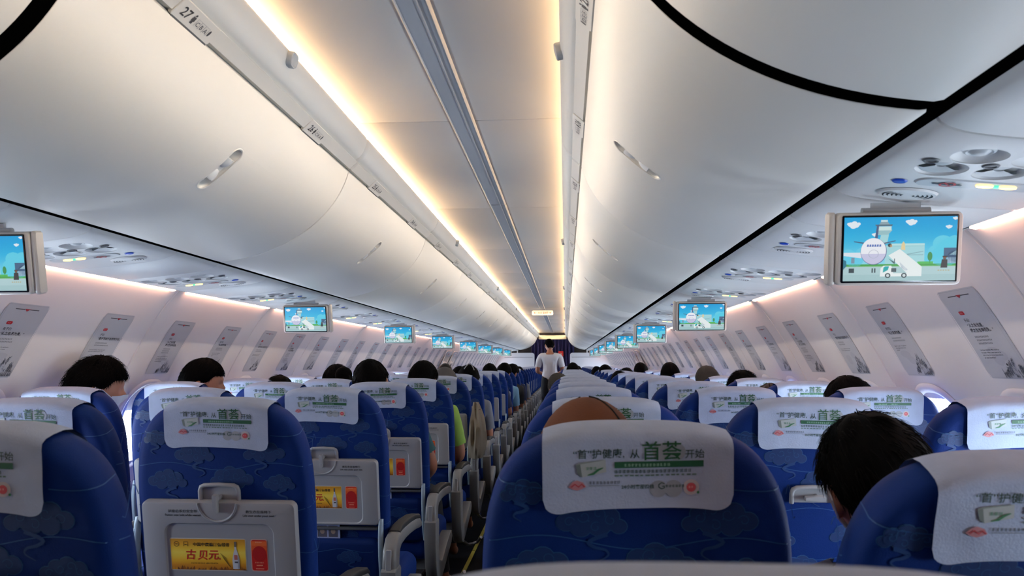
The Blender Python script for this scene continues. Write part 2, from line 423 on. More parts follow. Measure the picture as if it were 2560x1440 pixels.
# ------------------------------------------------------------------ EXIT sign on the ceiling
def exit_sign():
    t = thing('exit_sign', 'lit cream EXIT sign with red arrows hanging from the ceiling over the aisle', 'sign', (0.0, 12.0, .777+CZ))
    mb = MB().slab(rrect(.345, .078, .022, 6, 0, .039), [(.006, 0), (0, .006), (0, .03), (.006, .036)], lambda u, v, d: (u, d, v)); obj('sign_case', mb.mesh('sign_case', 'exit', 40), t)
    mb = MB().box((0, .018, .092), (.09, .03, .028)); obj('mount', mb.mesh('mount', 'strip', 0), t)
    fn = lambda x, y: (x, -.0012, y)
    mb = MB().text('出口', .036, lambda x, y: fn(x-.075, y+.026), '#e0462c', bold=.008); obj('lettering', mb.mesh('lettering', 'ink', 0), t); mb = MB().text('EXIT', .044, lambda x, y: fn(x+.008, y+.024), '#e0462c', bold=.02); obj('lettering', mb.mesh('lettering', 'ink', 0), t)
    for s in (-1, 1):
        mb = MB(); mb.ribbon([(s*.098, .039), (s*.135, .039)], .006, fn, '#e0462c'); mb.ribbon([(s*.121, .052), (s*.137, .039), (s*.121, .026)], .006, fn, '#e0462c'); obj('arrow', mb.mesh('arrow', 'ink', 0), t)
exit_sign()

# ------------------------------------------------------------------ overhead bins
BL = 1.52; B0 = 1.12
def bins():
    sec = [bez(i/24) for i in range(25)] + [(.915, .378), (.919, .40), (.925, .44), (.93, .79), (.56, .79), (.45, .735)]
    sec = sec[::-1] if sum((a[0]*b[1]-b[0]*a[1]) for a, b in zip(sec, sec[1:]+sec[:1])) < 0 else sec
    body = MB().slab(sec, [(.010, .0025), (.003, .005), (0, .012), (0, BL-.012), (.003, BL-.005), (.010, BL-.0025)], lambda u, v, d: (u, d, v))
    # latch: capsule hole cut into the curved door
    s0 = BINC.find(0, .550); p0, e0 = BINC.at(s0); org = Vector((p0.x, BL/2, p0.y)); tx = Vector((0, 1, 0)); ty = Vector((e0.x, 0, e0.y)); tn = Vector((e0.y, 0, -e0.x))
    def lf(u, v, d):                                                      # u down the arc, v along the cabin, d > 0 towards the aisle
        p, e = BINC.at(s0 + u); return Vector((p.x + e.y*d, BL/2 + v, p.y - e.x*d))
    me = body.mesh('tmp_body', 'bin', 0); cut = MB().slab(rrect(.148, .045, .0222, 8), [(0, -.035), (0, .05)], lf).mesh('tmp_cut', 'bin', 0)
    a, b = obj('tmp_a', me), obj('tmp_b', cut)
    for o_ in (a, b):
        bm = bmesh.new(); bm.from_mesh(o_.data); bmesh.ops.recalc_face_normals(bm, faces=bm.faces); bm.to_mesh(o_.data); bm.free()
    md = a.modifiers.new('cut', 'BOOLEAN'); md.operation = 'DIFFERENCE'; md.object = b; md.solver = 'EXACT'
    ev = bpy.data.meshes.new_from_object(a.evaluated_get(bpy.context.evaluated_depsgraph_get()))
    bodyc = MB(); bodyc.v = [tuple(v.co) for v in ev.vertices]; bodyc.f = [tuple(p.vertices) for p in ev.polygons]; bodyc.c = [None]*len(bodyc.f); bodyc.m = [0]*len(bodyc.f)
    bpy.data.objects.remove(a); bpy.data.objects.remove(b)
    cup = MB().loft([[lf(u, v, d) for u, v in rrect(w_, h_, h_/2*.98, 8)] for w_, h_, d in ((.160, .057, .0004), (.156, .053, .0020), (.151, .048, .0012), (.145, .042, -.004), (.138, .037, -.018), (.116, .022, -.026))], True, False, True)
    pad = []
    for sg in (-1, 1):
        m_ = MB(); rings = []
        for i in range(7):
            ph = R(86*i/6); rings.append([lf(sg*(.039 - .034*math.cos(ph)*math.cos(R(k))), .0195*math.cos(ph)*math.sin(R(k)), -.009 + .012*math.sin(ph)) for k in range(-90, 91, 12)])
        m_.loft(rings, False); m_.loft([rings[0][:1] + rings[0][-1:], [lf(sg*.039, -.0195, -.022), lf(sg*.039, .0195, -.022)]], False)
        m_.face([r[0] for r in rings] + [r[-1] for r in reversed(rings)]); pad.append(m_)
    bar = MB().slab(rrect(.074, .039, .004, 2), [(0, -.022), (0, -.010), (.002, -.0085)], lf)
    rail = MB().slab([(.396, .742), (.404, .752), (.445, .742), (.440, .722), (.424, .717)][::-1], [(.006, .004), (0, .012), (0, BL-.012), (.006, BL-.004)], lambda u, v, d: (u, d, v))
    vs = [(.374, .841), (.364, .835), (.3585, .822), (.361, .803), (.371, .778), (.385, .758), (.402, .748), (.43, .75), (.43, .80), (.40, .838), (.386, .843)]
    val = MB().slab(vs[::1], [(.014, .004), (.005, .008), (0, .020), (0, BL-.020), (.005, BL-.008), (.014, BL-.004)], lambda u, v, d: (u, d, v))
    # fix orientation of insets: outlines must be CCW
    fd = Vector((.028, -.025)).normalized(); fn_ = Vector((-.025, -.028)).normalized()
    c0 = Vector((.411, .7285))
    def face(y, t, d): q = c0 + fd*t + fn_*d; return (q.x, y, q.y)
    def tagmb(yc):
        m_ = MB().slab(rrect(.155, .048, .006, 3), [(0, -.006), (0, .002), (.0015, .0035)], lambda u, v, d: face(yc+u, v+.003, d)); return m_
    def under(yc): return MB().slab(rrect(.145, .016, .003, 3), [(0, -.01), (0, .004)], lambda u, v, d: face(yc+u, v+.033, d))  # dark grey strip painting in the shadow below the row tag
    btn = MB(); by = .735
    vd = Vector((.012, -.048)).normalized(); vn = Vector((-.048, -.012)).normalized(); vc = Vector((.3595, .808))
    btn.slab(rrect(.046, .046, .017, 6), [(0, -.008), (0, .010), (.002, .013), (.005, .0135), (.008, .0115)], lambda u, v, d: tuple((lambda q: (q.x, by+u, q.y))(vc + vd*v*.9 + vn*d)))
    seal = MB().slab(inset(sec, .004), [(0, B0 - .034), (0, B0 + .010)], lambda u, v, d: (u, d, v + CZ))  # black filler standing in for the shade inside the bin gap
    for i, sx in enumerate((1, -1)):
        q = MB(); q.v = [(sx*x, y, z) for x, y, z in seal.v]; q.f = list(seal.f); q.c = list(seal.c); q.m = list(seal.m)
        tag(obj('trim_%d' % (20+i), q.mesh('bin_gap_shade', 'black', 0)), kind='structure')
    for sx in (1, -1):
        root = Vector((sx*.66, 0, .5))
        mk = lambda mb, name, m, sm=35: (mb if sx > 0 else mb.mirrored()).moved(-root).mesh(name, m, sm)
        cp = lambda mb: (lambda q: (setattr(q, 'v', list(mb.v)), setattr(q, 'f', list(mb.f)), setattr(q, 'c', list(mb.c)), setattr(q, 'm', list(mb.m)), q)[-1])(MB())
        dm = dict(door=mk(cp(bodyc), 'bin_door', 'bin', 28), latch=mk(cp(cup), 'latch_cup', 'bin'), bar=mk(cp(bar), 'latch_bar', 'bin', 0), p0=mk(cp(pad[0]), 'latch_paddle', 'psu'), p1=mk(cp(pad[1]), 'latch_paddle', 'psu'),
                  rail=mk(cp(rail), 'bin_rail', 'bin'), val=mk(cp(val), 'light_valance', 'valance', 50), btn=mk(cp(btn), 'valance_button', 'psu_dim', 40),
                  t0=mk(cp(tagmb(.34)), 'row_tag', 'bin'), t1=mk(cp(tagmb(1.10)), 'row_tag', 'bin'), u0=mk(cp(under(.34)), 'tag_shadow_gap', 'greyd', 0), u1=mk(cp(under(1.10)), 'tag_shadow_gap', 'greyd', 0))
        for b in range(-2, 14):
            y = B0 + BL*b; near = b < 0
            if b == 13: continue
            rows = (27-2*b, 26-2*b)
            lab = 'white curved overhead bin above the %s seats, its rail tagged rows %d and %d' % (SIDE[sx], *rows) if b >= 0 else \
                  'nearest white overhead bin above the %s seats, set apart by a black gap' % SIDE[sx]
            if b == -2: lab = 'white overhead bin behind the nearest one above the %s seats' % SIDE[sx]
            dy = -.030 if near else 0.0
            t = thing('overhead_bin', lab, 'overhead bin', (root.x, y + dy, root.z + CZ), 'overhead bins above the %s seats' % SIDE[sx])
            door = obj('bin_door', dm['door'], t)
            if b < 9:
                la = obj('latch', dm['latch'], door); 
                obj('latch_paddle', dm['p0'], door); obj('latch_paddle', dm['p1'], door); obj('latch_bar', dm['bar'], door)
            obj('rail', dm['rail'], t); va = obj('valance', dm['val'], t)
            if b % 2 == 0: obj('sensor_button', dm['btn'], va)
            for i, (tk, uk, yc) in enumerate((('t0', 'u0', .34), ('t1', 'u1', 1.10))):
                if b < 8:
                    tg = obj('row_tag', dm[tk], t); obj('tag_shadow', dm[uk], tg)
                    n = rows[i]
                    if 0 <= b < 6 and n > 0:
                        def tf(x, yv):
                            q = face(yc + (x if sx < 0 else -x), .003 - yv, .0042); return Vector((q[0]*sx, q[1], q[2])) - root
                        mb = MB(); ltr = 'CBA' if sx < 0 else 'DEF'; seq = 'L' if sx < 0 else 'R'
                        x0 = -.060
                        def person_icon(x):
                            mb.shape(ellipse(.0028, .0028, 10, x, .0105), tf, '#3c3c40'); mb.shape([(x-.006, -.004), (x-.0045, .0065), (x+.0045, .0065), (x+.006, -.004), (x+.0035, -.004), (x+.0035, -.011), (x-.0035, -.011), (x-.0035, -.004)], tf, '#3c3c40')
                        def boxes(x):
                            for k, ch in enumerate(ltr):
                                xx = x + k*.0165; mb.text(ch, .016, lambda u, v: tf(u+xx+.008, v-.0075), '#55555a', 'C', bold=.01)
                                mb.ribbon([(xx, -.0105), (xx, .0085), (xx+.016, .0085), (xx+.016, -.0105)], .0008, tf, '#8a8a8e')
                        if sx < 0:
                            mb.text(str(n), .031, lambda u, v: tf(u+x0, v-.010), '#2e2e32', bold=.01); person_icon(-.016); boxes(-.004); mb.shape(ellipse(.0035, .008, 12, .052, 0), tf, '#45454a')
                        else:
                            mb.shape(ellipse(.0035, .008, 12, -.062, 0), tf, '#45454a'); boxes(-.054); person_icon(.008); mb.text(str(n), .031, lambda u, v: tf(u+.022, v-.010), '#2e2e32', bold=.01)
                        obj('row_number', mb.mesh('row_number', 'ink', 0), tg)
bins()

# ------------------------------------------------------------------ service panels over every row
def psus():
    def disc(mb, sd, y, s, rings, n=24, ay=1.0, cap=True, mat=0):
        rr = [[psup(sd, y + r*ay*math.cos(2*math.pi*k/n), s + r*math.sin(2*math.pi*k/n), d) for k in range(n)] for r, d in rings]
        return mb.loft(rr, True, False, cap, mat=mat)
    sx_ = lambda x: PSUC.find(0, x)
    proto = {}
    for sd in (1, -1):
        root = Vector((sd*1.1, 0, .36+CZ)); D = {}
        mk = lambda mb, name, m, sm=40: mb.moved(-root).mesh(name, m, sm)
        def panel(y0, y1, curve=.0):
            mb = MB(); ss = [PSUC.len*i/28 for i in range(29)]
            rows = []
            for yy, d in ((y0, -.006), (y0+.002, -.002), (y0+.006, 0), (y1-.006, 0), (y1-.002, -.002), (y1, -.006)):
                rows.append([psup(sd, yy + curve*(s_/PSUC.len)**2*1.6, s_, d) for s_ in ss])
            mb.loft(rows, closed=False); return mb
        bowls = [(.10, x+.02, .044) for x in (1.045, 1.145, 1.245)] + [(.188, x, .044) for x in (1.045, 1.145, 1.245)]
        mb = MB(); ss = [PSUC.len*i/36 for i in range(37)]; rows = []
        for yy, d in ((.002, -.006), (.004, -.002), (.008, 0), (.446, 0), (.450, -.002), (.452, -.006)):
            rows.append([psup(sd, yy, s_, d) for s_ in ss] + [psup(sd, yy, s_, -.034) for s_ in reversed(ss)])
        mb.loft(rows, True, True, True); cm = MB()
        for y_, x_, r_ in bowls:
            rr = []; sc_ = sx_(x_)
            for i in range(12):
                th = math.pi*(i+.5)/12; rr.append([psup(sd, y_ + r_*math.sin(th)*math.cos(2*math.pi*k/32), sc_ + r_*math.sin(th)*math.sin(2*math.pi*k/32), .017*math.cos(th)) for k in range(32)])
            cm.loft(rr, True, True, True)
        oa, ob_ = obj('tmp_a', mb.mesh('tmp', 'psu', 0)), obj('tmp_b', cm.mesh('tmp', 'psu', 0))
        for o_ in (oa, ob_):
            bm = bmesh.new(); bm.from_mesh(o_.data); bmesh.ops.recalc_face_normals(bm, faces=bm.faces); bm.to_mesh(o_.data); bm.free()
        md = oa.modifiers.new('cut', 'BOOLEAN'); md.operation = 'DIFFERENCE'; md.object = ob_; md.solver = 'EXACT'
        ev = bpy.data.meshes.new_from_object(oa.evaluated_get(bpy.context.evaluated_depsgraph_get()))
        pm = MB(); pm.v = [tuple(v.co) for v in ev.vertices]; pm.f = [tuple(p.vertices) for p in ev.polygons]; pm.c = [None]*len(pm.f); pm.m = [0]*len(pm.f)
        bpy.data.objects.remove(oa); bpy.data.objects.remove(ob_)
        D['panel'] = mk(pm, 'service_panel', 'psu', 30); D['filler'] = mk(panel(.456, .758), 'filler_panel', 'psu', 30)
        feats = []
        for x in (1.045, 1.145, 1.245):
            feats.append(('air_nozzle', disc(MB(), sd, .10, sx_(x+.02), [(.026, -.0155), (.025, -.009), (.021, -.0075), (.017, -.009), (.012, -.0045), (.005, -.003)]), 'psu_dim'))
            lm = MB(); sc_ = sx_(x)
            lm.loft([[psup(sd, .188 + q*.036*math.cos(R(k)), sc_ + q*.036*math.sin(R(k)), d) for k in range(-75, 76, 10)] for q, d in ((1, -.010), (1, -.004), (.8, -.0025), (.25, -.007), (.25, -.014))], False)
            disc(lm, sd, .182, sc_, [(.016, -.0165), (.015, -.010), (.009, -.008)])
            feats.append(('reading_light', lm, 'psu_dim'))
            feats.append(('light_button', disc(MB(), sd, .144, sx_(x-.038), [(.014, .0008), (.012, .0030), (.009, .0026), (.008, .001)]), 'greyd'))
        feats.append(('call_button', disc(MB(), sd, .285, sx_(1.015), [(.014, .0008), (.012, .003), (.009, .0036)]), 'blue'))
        mb = MB()
        for k, (y_, w_) in enumerate(((.365, 1),)):
            disc(mb, sd, y_, sx_(1.065), [(.058, .0008), (.054, .005), (.05, .0055)], n=32, ay=.72)
            for q in range(1, 6):
                for half in (0, 180):
                    pts = []
                    for a in range(-38, 39, 7):
                        rr = .0085*q + .004; pts.append((y_ + rr*.72*math.sin(R(a)), sx_(1.065) + (1 if half else -1)*rr*math.cos(R(a))))
                    mb.ribbon(pts, [.001 + .0032*(1-abs(i-5)/5.5) for i in range(len(pts))], lambda u, v: psup(sd, u, v, .0062), '#08080a', 1)
        D['speaker'] = mk(mb, 'speaker_grille', ['psu', 'ink'], 40)
        mb = MB(); mb.slab(rrect(.05, .225, .024, 6, .268, sx_(1.15)), [(0, .0006), (.002, .003)], lambda u, v, d: psup(sd, u, v, d)); D['sign'] = mk(mb, 'sign_strip', 'psu_dim')
        mb = MB(); fn = lambda u, v: psup(sd, .268 + u, sx_(1.095) + v, .0042)
        mb.rect(-.004, .004, -.028, .026, fn, '#3a3d46'); mb.ribbon([(.013*math.cos(R(a)), .013*math.sin(R(a))) for a in range(0, 361, 24)], .004, fn, '#a81e24'); mb.ribbon([(-.009, -.009), (.009, .009)], .004, fn, '#a81e24'); D['nosmoke'] = mk(mb, 'no_smoking_symbol', 'ink', 0)
        mb = MB(); fn = lambda u, v, d: psup(sd, .262 + u, sx_(1.18) + v, d)
        for c in (-.021, .021): mb.slab(ellipse(.009, .016, 14, 0, c), [(0, .002), (.001, .0055)], fn)
        D['belt'] = mk(mb, 'seat_belt_light', 'lamp', 40)
        mb = MB().slab(ellipse(.005, .006, 10), [(0, .002), (.001, .0055)], fn); D['belt2'] = mk(mb, 'seat_belt_buckle', 'green', 40)
        fm = [(nm, mk(m_, nm, mt)) for nm, m_, mt in feats]
        for k in range(-4, 27):
            y = (1.17 if sd > 0 else 1.19) + .76*k
            if y > 20.4 or y < -1.9: continue
            i = k+4
            lab = 'white service panel with air nozzles over the %s seats, %s from the viewer' % (SIDE[sd], nth(k)) if k >= 0 else None
            if k < 0: lab = 'white service panel behind the viewer over the %s seats, %s one back' % (SIDE[sd], nth(-k-1))
            t = thing('service_panel', lab, 'overhead service panel', (root.x, y, root.z), 'service panels over the %s seats' % SIDE[sd])
            obj('panel', D['panel'], t); obj('filler_panel', D['filler'], t)
            if k < -1 or k > 16: continue
            for nm, me in fm:
                if k > 9 and nm == 'light_button': continue
                obj(nm, me, t)
            if k < 10:
                obj('speaker_grille', D['speaker'], t); obj('call_button', fm[-1][1], t) if False else None
                sg = obj('sign_strip', D['sign'], t); obj('no_smoking_symbol', D['nosmoke'], sg); 
                bl = obj('seat_belt_light', D['belt'], t); obj('buckle_light', D['belt2'], bl)
psus()

# ------------------------------------------------------------------ drop-down screens
def cloud(mb, fn, cx, cy, s, col):
    for dx, dy, r in ((-.5, 0, .34), (-.15, .22, .42), (.25, .1, .38), (.55, -.08, .24), (0, -.1, .4), (-.75, -.08, .2)): mb.shape(ellipse(r*s, r*s*1.5, 14, cx+dx*s, cy+dy*s*1.5), fn, col)
def screen_picture():
    W, H = .230, .135; L = [0]
    mb = MB()
    def fn(u, v):
        u = max(0, min(1, u)); v = max(0, min(1, v)); return (W*(u-.5), -.0205 - .00006*L[0], H*(.5-v))
    def up(): L[0] += 1
    sky = ['#03a4e4', '#0aa9e6', '#16b0e8', '#28b8ea', '#40c2ec', '#5accee', '#78d6f0', '#92dff2']
    sl = [lin(c) for c in sky]
    for i in range(40):
        t = i/39*7; k = min(6, int(t)); c = tuple(a + (b-a)*(t-k) for a, b in zip(sl[k], sl[k+1])); mb.rect(0, 1, .76*i/40, .76*(i+1)/40, fn, c)
    mb.rect(0, 1, .76, 1, fn, '#b4d4d8'); mb.rect(0, 1, .9, 1, fn, '#a4c8cc'); up()
    for cx, cy, r in ((.88, .42, .09), (.95, .5, .12), (.83, .55, .08), (.9, .62, .12), (.98, .38, .06), (.77, .66, .05)): mb.shape(ellipse(r, r*1.4, 16, cx, cy), fn, '#62d4ee')
    for cx, cy, r in ((.04, .6, .07), (.1, .66, .08), (.16, .55, .05)): mb.shape(ellipse(r, r*1.5, 16, cx, cy), fn, '#68d2f0')
    mb.rect(.0, 1, .735, .775, fn, '#4aa84c'); up(); mb.rect(0, 1, .765, .775, fn, '#7cc47a')
    for a, b, s in ((.09, .11, .07), (.60, .08, .06), (.93, .16, .035), (.985, .03, .03), (.28, .27, .035)): cloud(mb, fn, a, b, s, '#e8f2fa')
    up()
    # control tower
    mb.shape([(.31, .42), (.33, .27), (.40, .27), (.385, .42)], fn, '#a9dce2'); mb.shape([(.28, .2), (.43, .2), (.39, .28), (.31, .28)], fn, '#9cc6cc'); mb.rect(.29, .42, .145, .21, fn, '#d2ecea')
    mb.shape([(.275, .115), (.43, .115), (.425, .14), (.28, .14)], fn, '#5a7482'); mb.shape([(.31, .115), (.325, .075), (.385, .075), (.405, .115)], fn, '#8fa8b2'); mb.rect(.325, .385, .045, .075, fn, '#c8e4ea')
    # terminal
    mb.rect(.37, .72, .44, .735, fn, '#a8dde4'); mb.rect(.42, .72, .415, .45, fn, '#bfe8ea'); mb.rect(.43, .72, .45, .462, fn, '#7fb4bc'); mb.rect(.55, .71, .59, .6, fn, '#7898a2')
    mb.shape([(.56, .58), (.71, .535), (.71, .545), (.57, .592)], fn, '#7898a2'); up()
    mb.shape([(.52, .73), (.5, .60), (.53, .735)], fn, '#88b8c0'); mb.rect(.66, .8, .70, .735, fn, '#58c060'); mb.shape(ellipse(.022, .07, 14, .77, .62), fn, '#3c9450'); mb.rect(.767, .773, .68, .73, fn, '#3c9450')
    mb.rect(.89, 1, .49, .64, fn, '#48688a'); mb.shape(ellipse(.075, .09, 18, 1.0, .62), fn, '#2c4868'); mb.shape([(.94, .60), (1, .53), (1, .60)], fn, '#b8e2ee'); mb.rect(.92, 1, .64, .73, fn, '#86a8c4')
    for i in range(6): mb.rect(.925+.013*i, .929+.013*i, .64, .73, fn, '#c8dcec')
    up()
    # aircraft seen from the front
    mb.shape([(.275, .33), (.292, .115), (.31, .115), (.30, .33)], fn, '#4a5c86'); mb.shape([(.09, .37), (.2, .40), (.2, .42), (.09, .385)], fn, '#4a5878'); mb.shape([(.36, .40), (.46, .365), (.46, .378), (.36, .42)], fn, '#4a5878')
    mb.shape([(0, .55), (.16, .55), (.16, .64), (0, .60)], fn, '#e4ecf6'); mb.shape([(0, .66), (.025, .68), (.03, .76), (.0, .82)], fn, '#2c7890'); mb.rect(.07, .1, .63, .72, fn, '#8098ac'); up()
    mb.shape(ellipse(.117, .21, 30, .268, .535), fn, '#5a5f98'); up()
    mb.shape(ellipse(.113, .205, 30, .266, .53), fn, '#f2f5fc'); up()
    mb.shape([(.266 + .113*math.cos(R(a)), .53 + .205*math.sin(R(a))) for a in range(12, 169, 6)], fn, '#cdcdea'); up()
    for i in range(6): x = .205 + .022*i; mb.shape([(x, .46), (x+.004, .425), (x+.018, .425), (x+.018, .46)], fn, '#5a78c0')
    mb.ribbon([(.268 + .043*math.cos(R(a)), .575 + .065*math.sin(R(a))) for a in range(0, 361, 20)], .005, fn, '#aeb6cc')
    for x in (.05, .255, .278): mb.rect(x, x+.012 if x > .1 else x+.048, .80, .87, fn, '#3c4a50')
    up()
    # stair truck
    mb.shape([(.40, .60), (.50, .50), (.70, .78), (.70, .93), (.60, .93)], fn, '#eef6f6'); mb.shape([(.50, .70), (.58, .83), (.555, .84), (.52, .80)], fn, '#587ca8')
    mb.shape([(.33, .93), (.335, .80), (.36, .76), (.43, .76), (.45, .88), (.60, .88), (.60, .93)], fn, '#f0f8f8'); up()
    mb.shape([(.355, .87), (.36, .79), (.375, .77), (.41, .77), (.40, .83)], fn, '#1fb0b4')
    for x in (.40, .545): mb.shape(ellipse(.025, .04, 18, x, .915), fn, '#38484c')
    up()
    for x in (.40, .545): mb.shape(ellipse(.014, .023, 14, x, .915), fn, '#d8e4e6')
    mb.rect(.43, .475, .80, .86, fn, '#4c5c62'); mb.shape([(.40, .645), (.45, .73), (.46, .73), (.46, .65), (.452, .65), (.452, .70)], fn, '#506870')
    # passengers at the stairs and a figure in a dark coat
    mb.shape([(.51, .51), (.515, .42), (.53, .38), (.545, .42), (.548, .52)], fn, '#e8d4a0'); mb.shape(ellipse(.018, .03, 12, .41, .44), fn, '#3c3a3c'); mb.shape(ellipse(.012, .022, 12, .42, .45), fn, '#d8b890')
    mb.shape([(.865, .80), (.875, .67), (.925, .67), (.925, .80)], fn, '#3c3838'); mb.shape(ellipse(.016, .03, 12, .90, .645), fn, '#7a5848'); mb.rect(.88, .925, .615, .63, fn, '#343032')
    mb.glyphs(5, .84, .83, .02, lambda x, y: fn(x, y), '#c8a030')
    return mb
def screens():
    rr = Matrix.Rotation(R(0), 3, 'X')
    HW, HH = .129, .0775
    me = dict(housing=MB().slab(rrect(HW*2, HH*2, .012, 5), [(.005, .014), (0, .008), (0, -.014), (.002, -.0175), (.004, -.0185)], lambda u, v, d: (u, d, v)).mesh('screen_housing', 'frame', 40),
              bezel=MB().slab(rrect(.238, .143, .003, 3), [(0, -.0186), (0, -.0195), (.001, -.020)], lambda u, v, d: (u, d, v), cap0=False).mesh('screen_bezel', 'bezel', 30),
              pic=screen_picture().mesh('screen_picture', 'sink', 0),
              cap=MB().slab(rrect(.05, HH*2+.002, .010, 4), [(.004, .129), (0, .132), (0, .139), (.004, .143)], lambda u, v, d: (d, -u*.6+.002, v)).mesh('screen_end', 'frame', 40),
              hinge=MB().tube([(-.07, .006, HH+.002), (.07, .006, HH+.002)], .008, 10).box((0, .008, HH+.010), (.10, .010, .02)).mesh('screen_hinge', 'psu_dim', 40))
    for sd in (1, -1):
        for k in range(8):
            y = (1.62 + 2.29*k) if sd > 0 else (1.73 + 2.30*k)
            dark = sd > 0 and k == 2
            lab = 'drop-down screen with a cartoon airport on the %s side, %s from the viewer' % (SIDE[sd], nth(k))
            if sd > 0 and k == 0: lab = 'large nearest drop-down screen with a cartoon airport on the right side'
            t = thing('drop_down_screen', lab, 'screen', (sd*1.072, y, .243 + CZ + (.008 if sd < 0 else 0)), 'drop-down screens on the %s side' % SIDE[sd])
            t.rotation_euler = (R(14 if k else 12), 0, 0)
            for n, nm in (('housing', 'housing'), ('bezel', 'bezel'), ('pic', 'picture'), ('hinge', 'hinge')): obj(nm, me[n], t)
            c = obj('end_cap', me['cap'], t)
            if sd > 0: c.scale = (-1, 1, 1)
screens()

# ------------------------------------------------------------------ verse placards on the side walls
QUOTES = {'a': ('子曰:', '“人之生也直,', ' 罔之生也幸而免。”', ['Confucius remarked, "Man is born to', 'be upright. When a man ceases to be', 'that, it is by the merest chance that he', 'can keep himself alive."']),
          'b': ('有子曰:', '“礼之用,和为贵。”', '', ['Master You said, "In the application', 'of the rituals, harmony is most', 'valuable."']),
          'c': ('子曰:', '“君子欲讷于言而敏于行。”', '', ['Confucius remarked, "A wise man wants', 'to be slow to speak and quick to act."'])}
def placard_mesh(sd, q, seed):
    rnd = random.Random(seed); W, HT = .20, .285; s0 = WS(.205); root = wallp(sd, 0, s0)
    fl = 1 if sd < 0 else -1
    def f(u, v, d=.0022): return wallp(sd, fl*u, s0 - v, d) - root          # v runs from 0 (top) to -HT
    base = MB(); rows = []
    for i in range(13):
        v = -HT*i/12; r = .016; e = 0.0
        if i == 0: e = r*.55
        if i == 12: e = r*.55
        rows.append([f(-W/2+e, v, .0012), f(W/2-e, v, .0012)])
    base.loft(rows, closed=False, col=lin('#b7babd'), mat=0)
    mb = base
    P = lambda u, v: f(u, v, .0022); P2 = lambda u, v: f(u, v, .0028)
    mb.ribbon([(-W/2+.004, -.004), (W/2-.004, -.004), (W/2-.004, -HT+.004), (-W/2+.004, -HT+.004), (-W/2+.004, -.004)], .0012, P, '#9a9da2')
    mb.rect(-.055, -.012, -.022, -.019, P, '#38383c'); mb.rect(.012, .055, -.022, -.019, P, '#38383c'); mb.shape([(-.012, -.018), (.014, -.018), (.006, -.024), (0, -.028), (-.006, -.024)], P, '#a03038')
    ox = -.055
    mb.shape([(x+ox+.012, y-.075) for x, y in rrect(.026, .012, .005, 4)], P, '#b4141c'); mb.glyphs(2, ox+.003, -.0785, .007, P2, '#d88080', rnd=rnd)
    a, b, c, eng = QUOTES[q]; y = -.103
    mb.text(a, .0125, lambda u, v: P(u+ox, v+y), '#34343a', bold=.012); y -= .018
    mb.text(b, .0135, lambda u, v: P(u+ox, v+y), '#1c1c20', bold=.02); y -= .016
    if c: mb.text(c, .0135, lambda u, v: P(u+ox, v+y), '#1c1c20', bold=.02); y -= .016
    y -= .003
    for i in range(3 if c else 2): mb.glyphs(rnd.randint(9, 13), ox, y, .0062, P, '#55565c', rnd=rnd); y -= .0105
    y -= .009
    for l in eng: mb.text(l, .0062, lambda u, v: P(u+ox-.015, v+y), '#2c2c30', bold=.01); y -= .0082
    # ink painting of mountains in the lower corner
    for k in range(3): 
        cx = rnd.uniform(-.05, .03); mb.shape(ellipse(rnd.uniform(.02, .04), rnd.uniform(.012, .02), 14, cx, -HT+.06+.012*k), lambda u, v: f(max(-.095, min(.095, u)), v, .0016), '#aeb1b6')
    for k in range(70):
        cx = rnd.uniform(-.02, .092); t_ = (cx+.02)/.112; top = -HT + .012 + (.07 if q != 'a' else .05)*math.exp(-((cx-.045)/.035)**2)*rnd.uniform(.2, 1.0)
        a_ = rnd.uniform(-.6, .6); L = rnd.uniform(.008, .02); col = rnd.choice(['#5c6066', '#74787e', '#8a8e94', '#46494e'])
        pts = [(cx + L*j/4*math.cos(a_+1.0), max(-HT+.004, min(-.19, top + L*j/4*math.sin(a_+1.0)*(1 if rnd.random() > .5 else -1)))) for j in range(5)]
        pts = [(max(-.096, min(.096, p[0])), p[1]) for p in pts]
        mb.ribbon(pts, [.0004, .0022, .003, .002, .0003], lambda u, v: f(u, v, .0019+.00001*k), col)
    for k in range(26):
        cx = rnd.uniform(.035, .092); h = rnd.uniform(.006, .022); mb.shape([(cx-.0018, -HT+.006), (cx, -HT+.006+h), (cx+.0018, -HT+.006)], lambda u, v: f(u, v, .0026), rnd.choice(['#52565c', '#666a70']))
    mb.shape(ellipse(.004, .004, 10, .02, -HT+.045), P2, '#2a2a2e'); mb.glyphs(3, .012, -HT+.032, .005, P2, '#2a2a2e', rnd=rnd)
    return mb.mesh('placard', 'ink', 40)
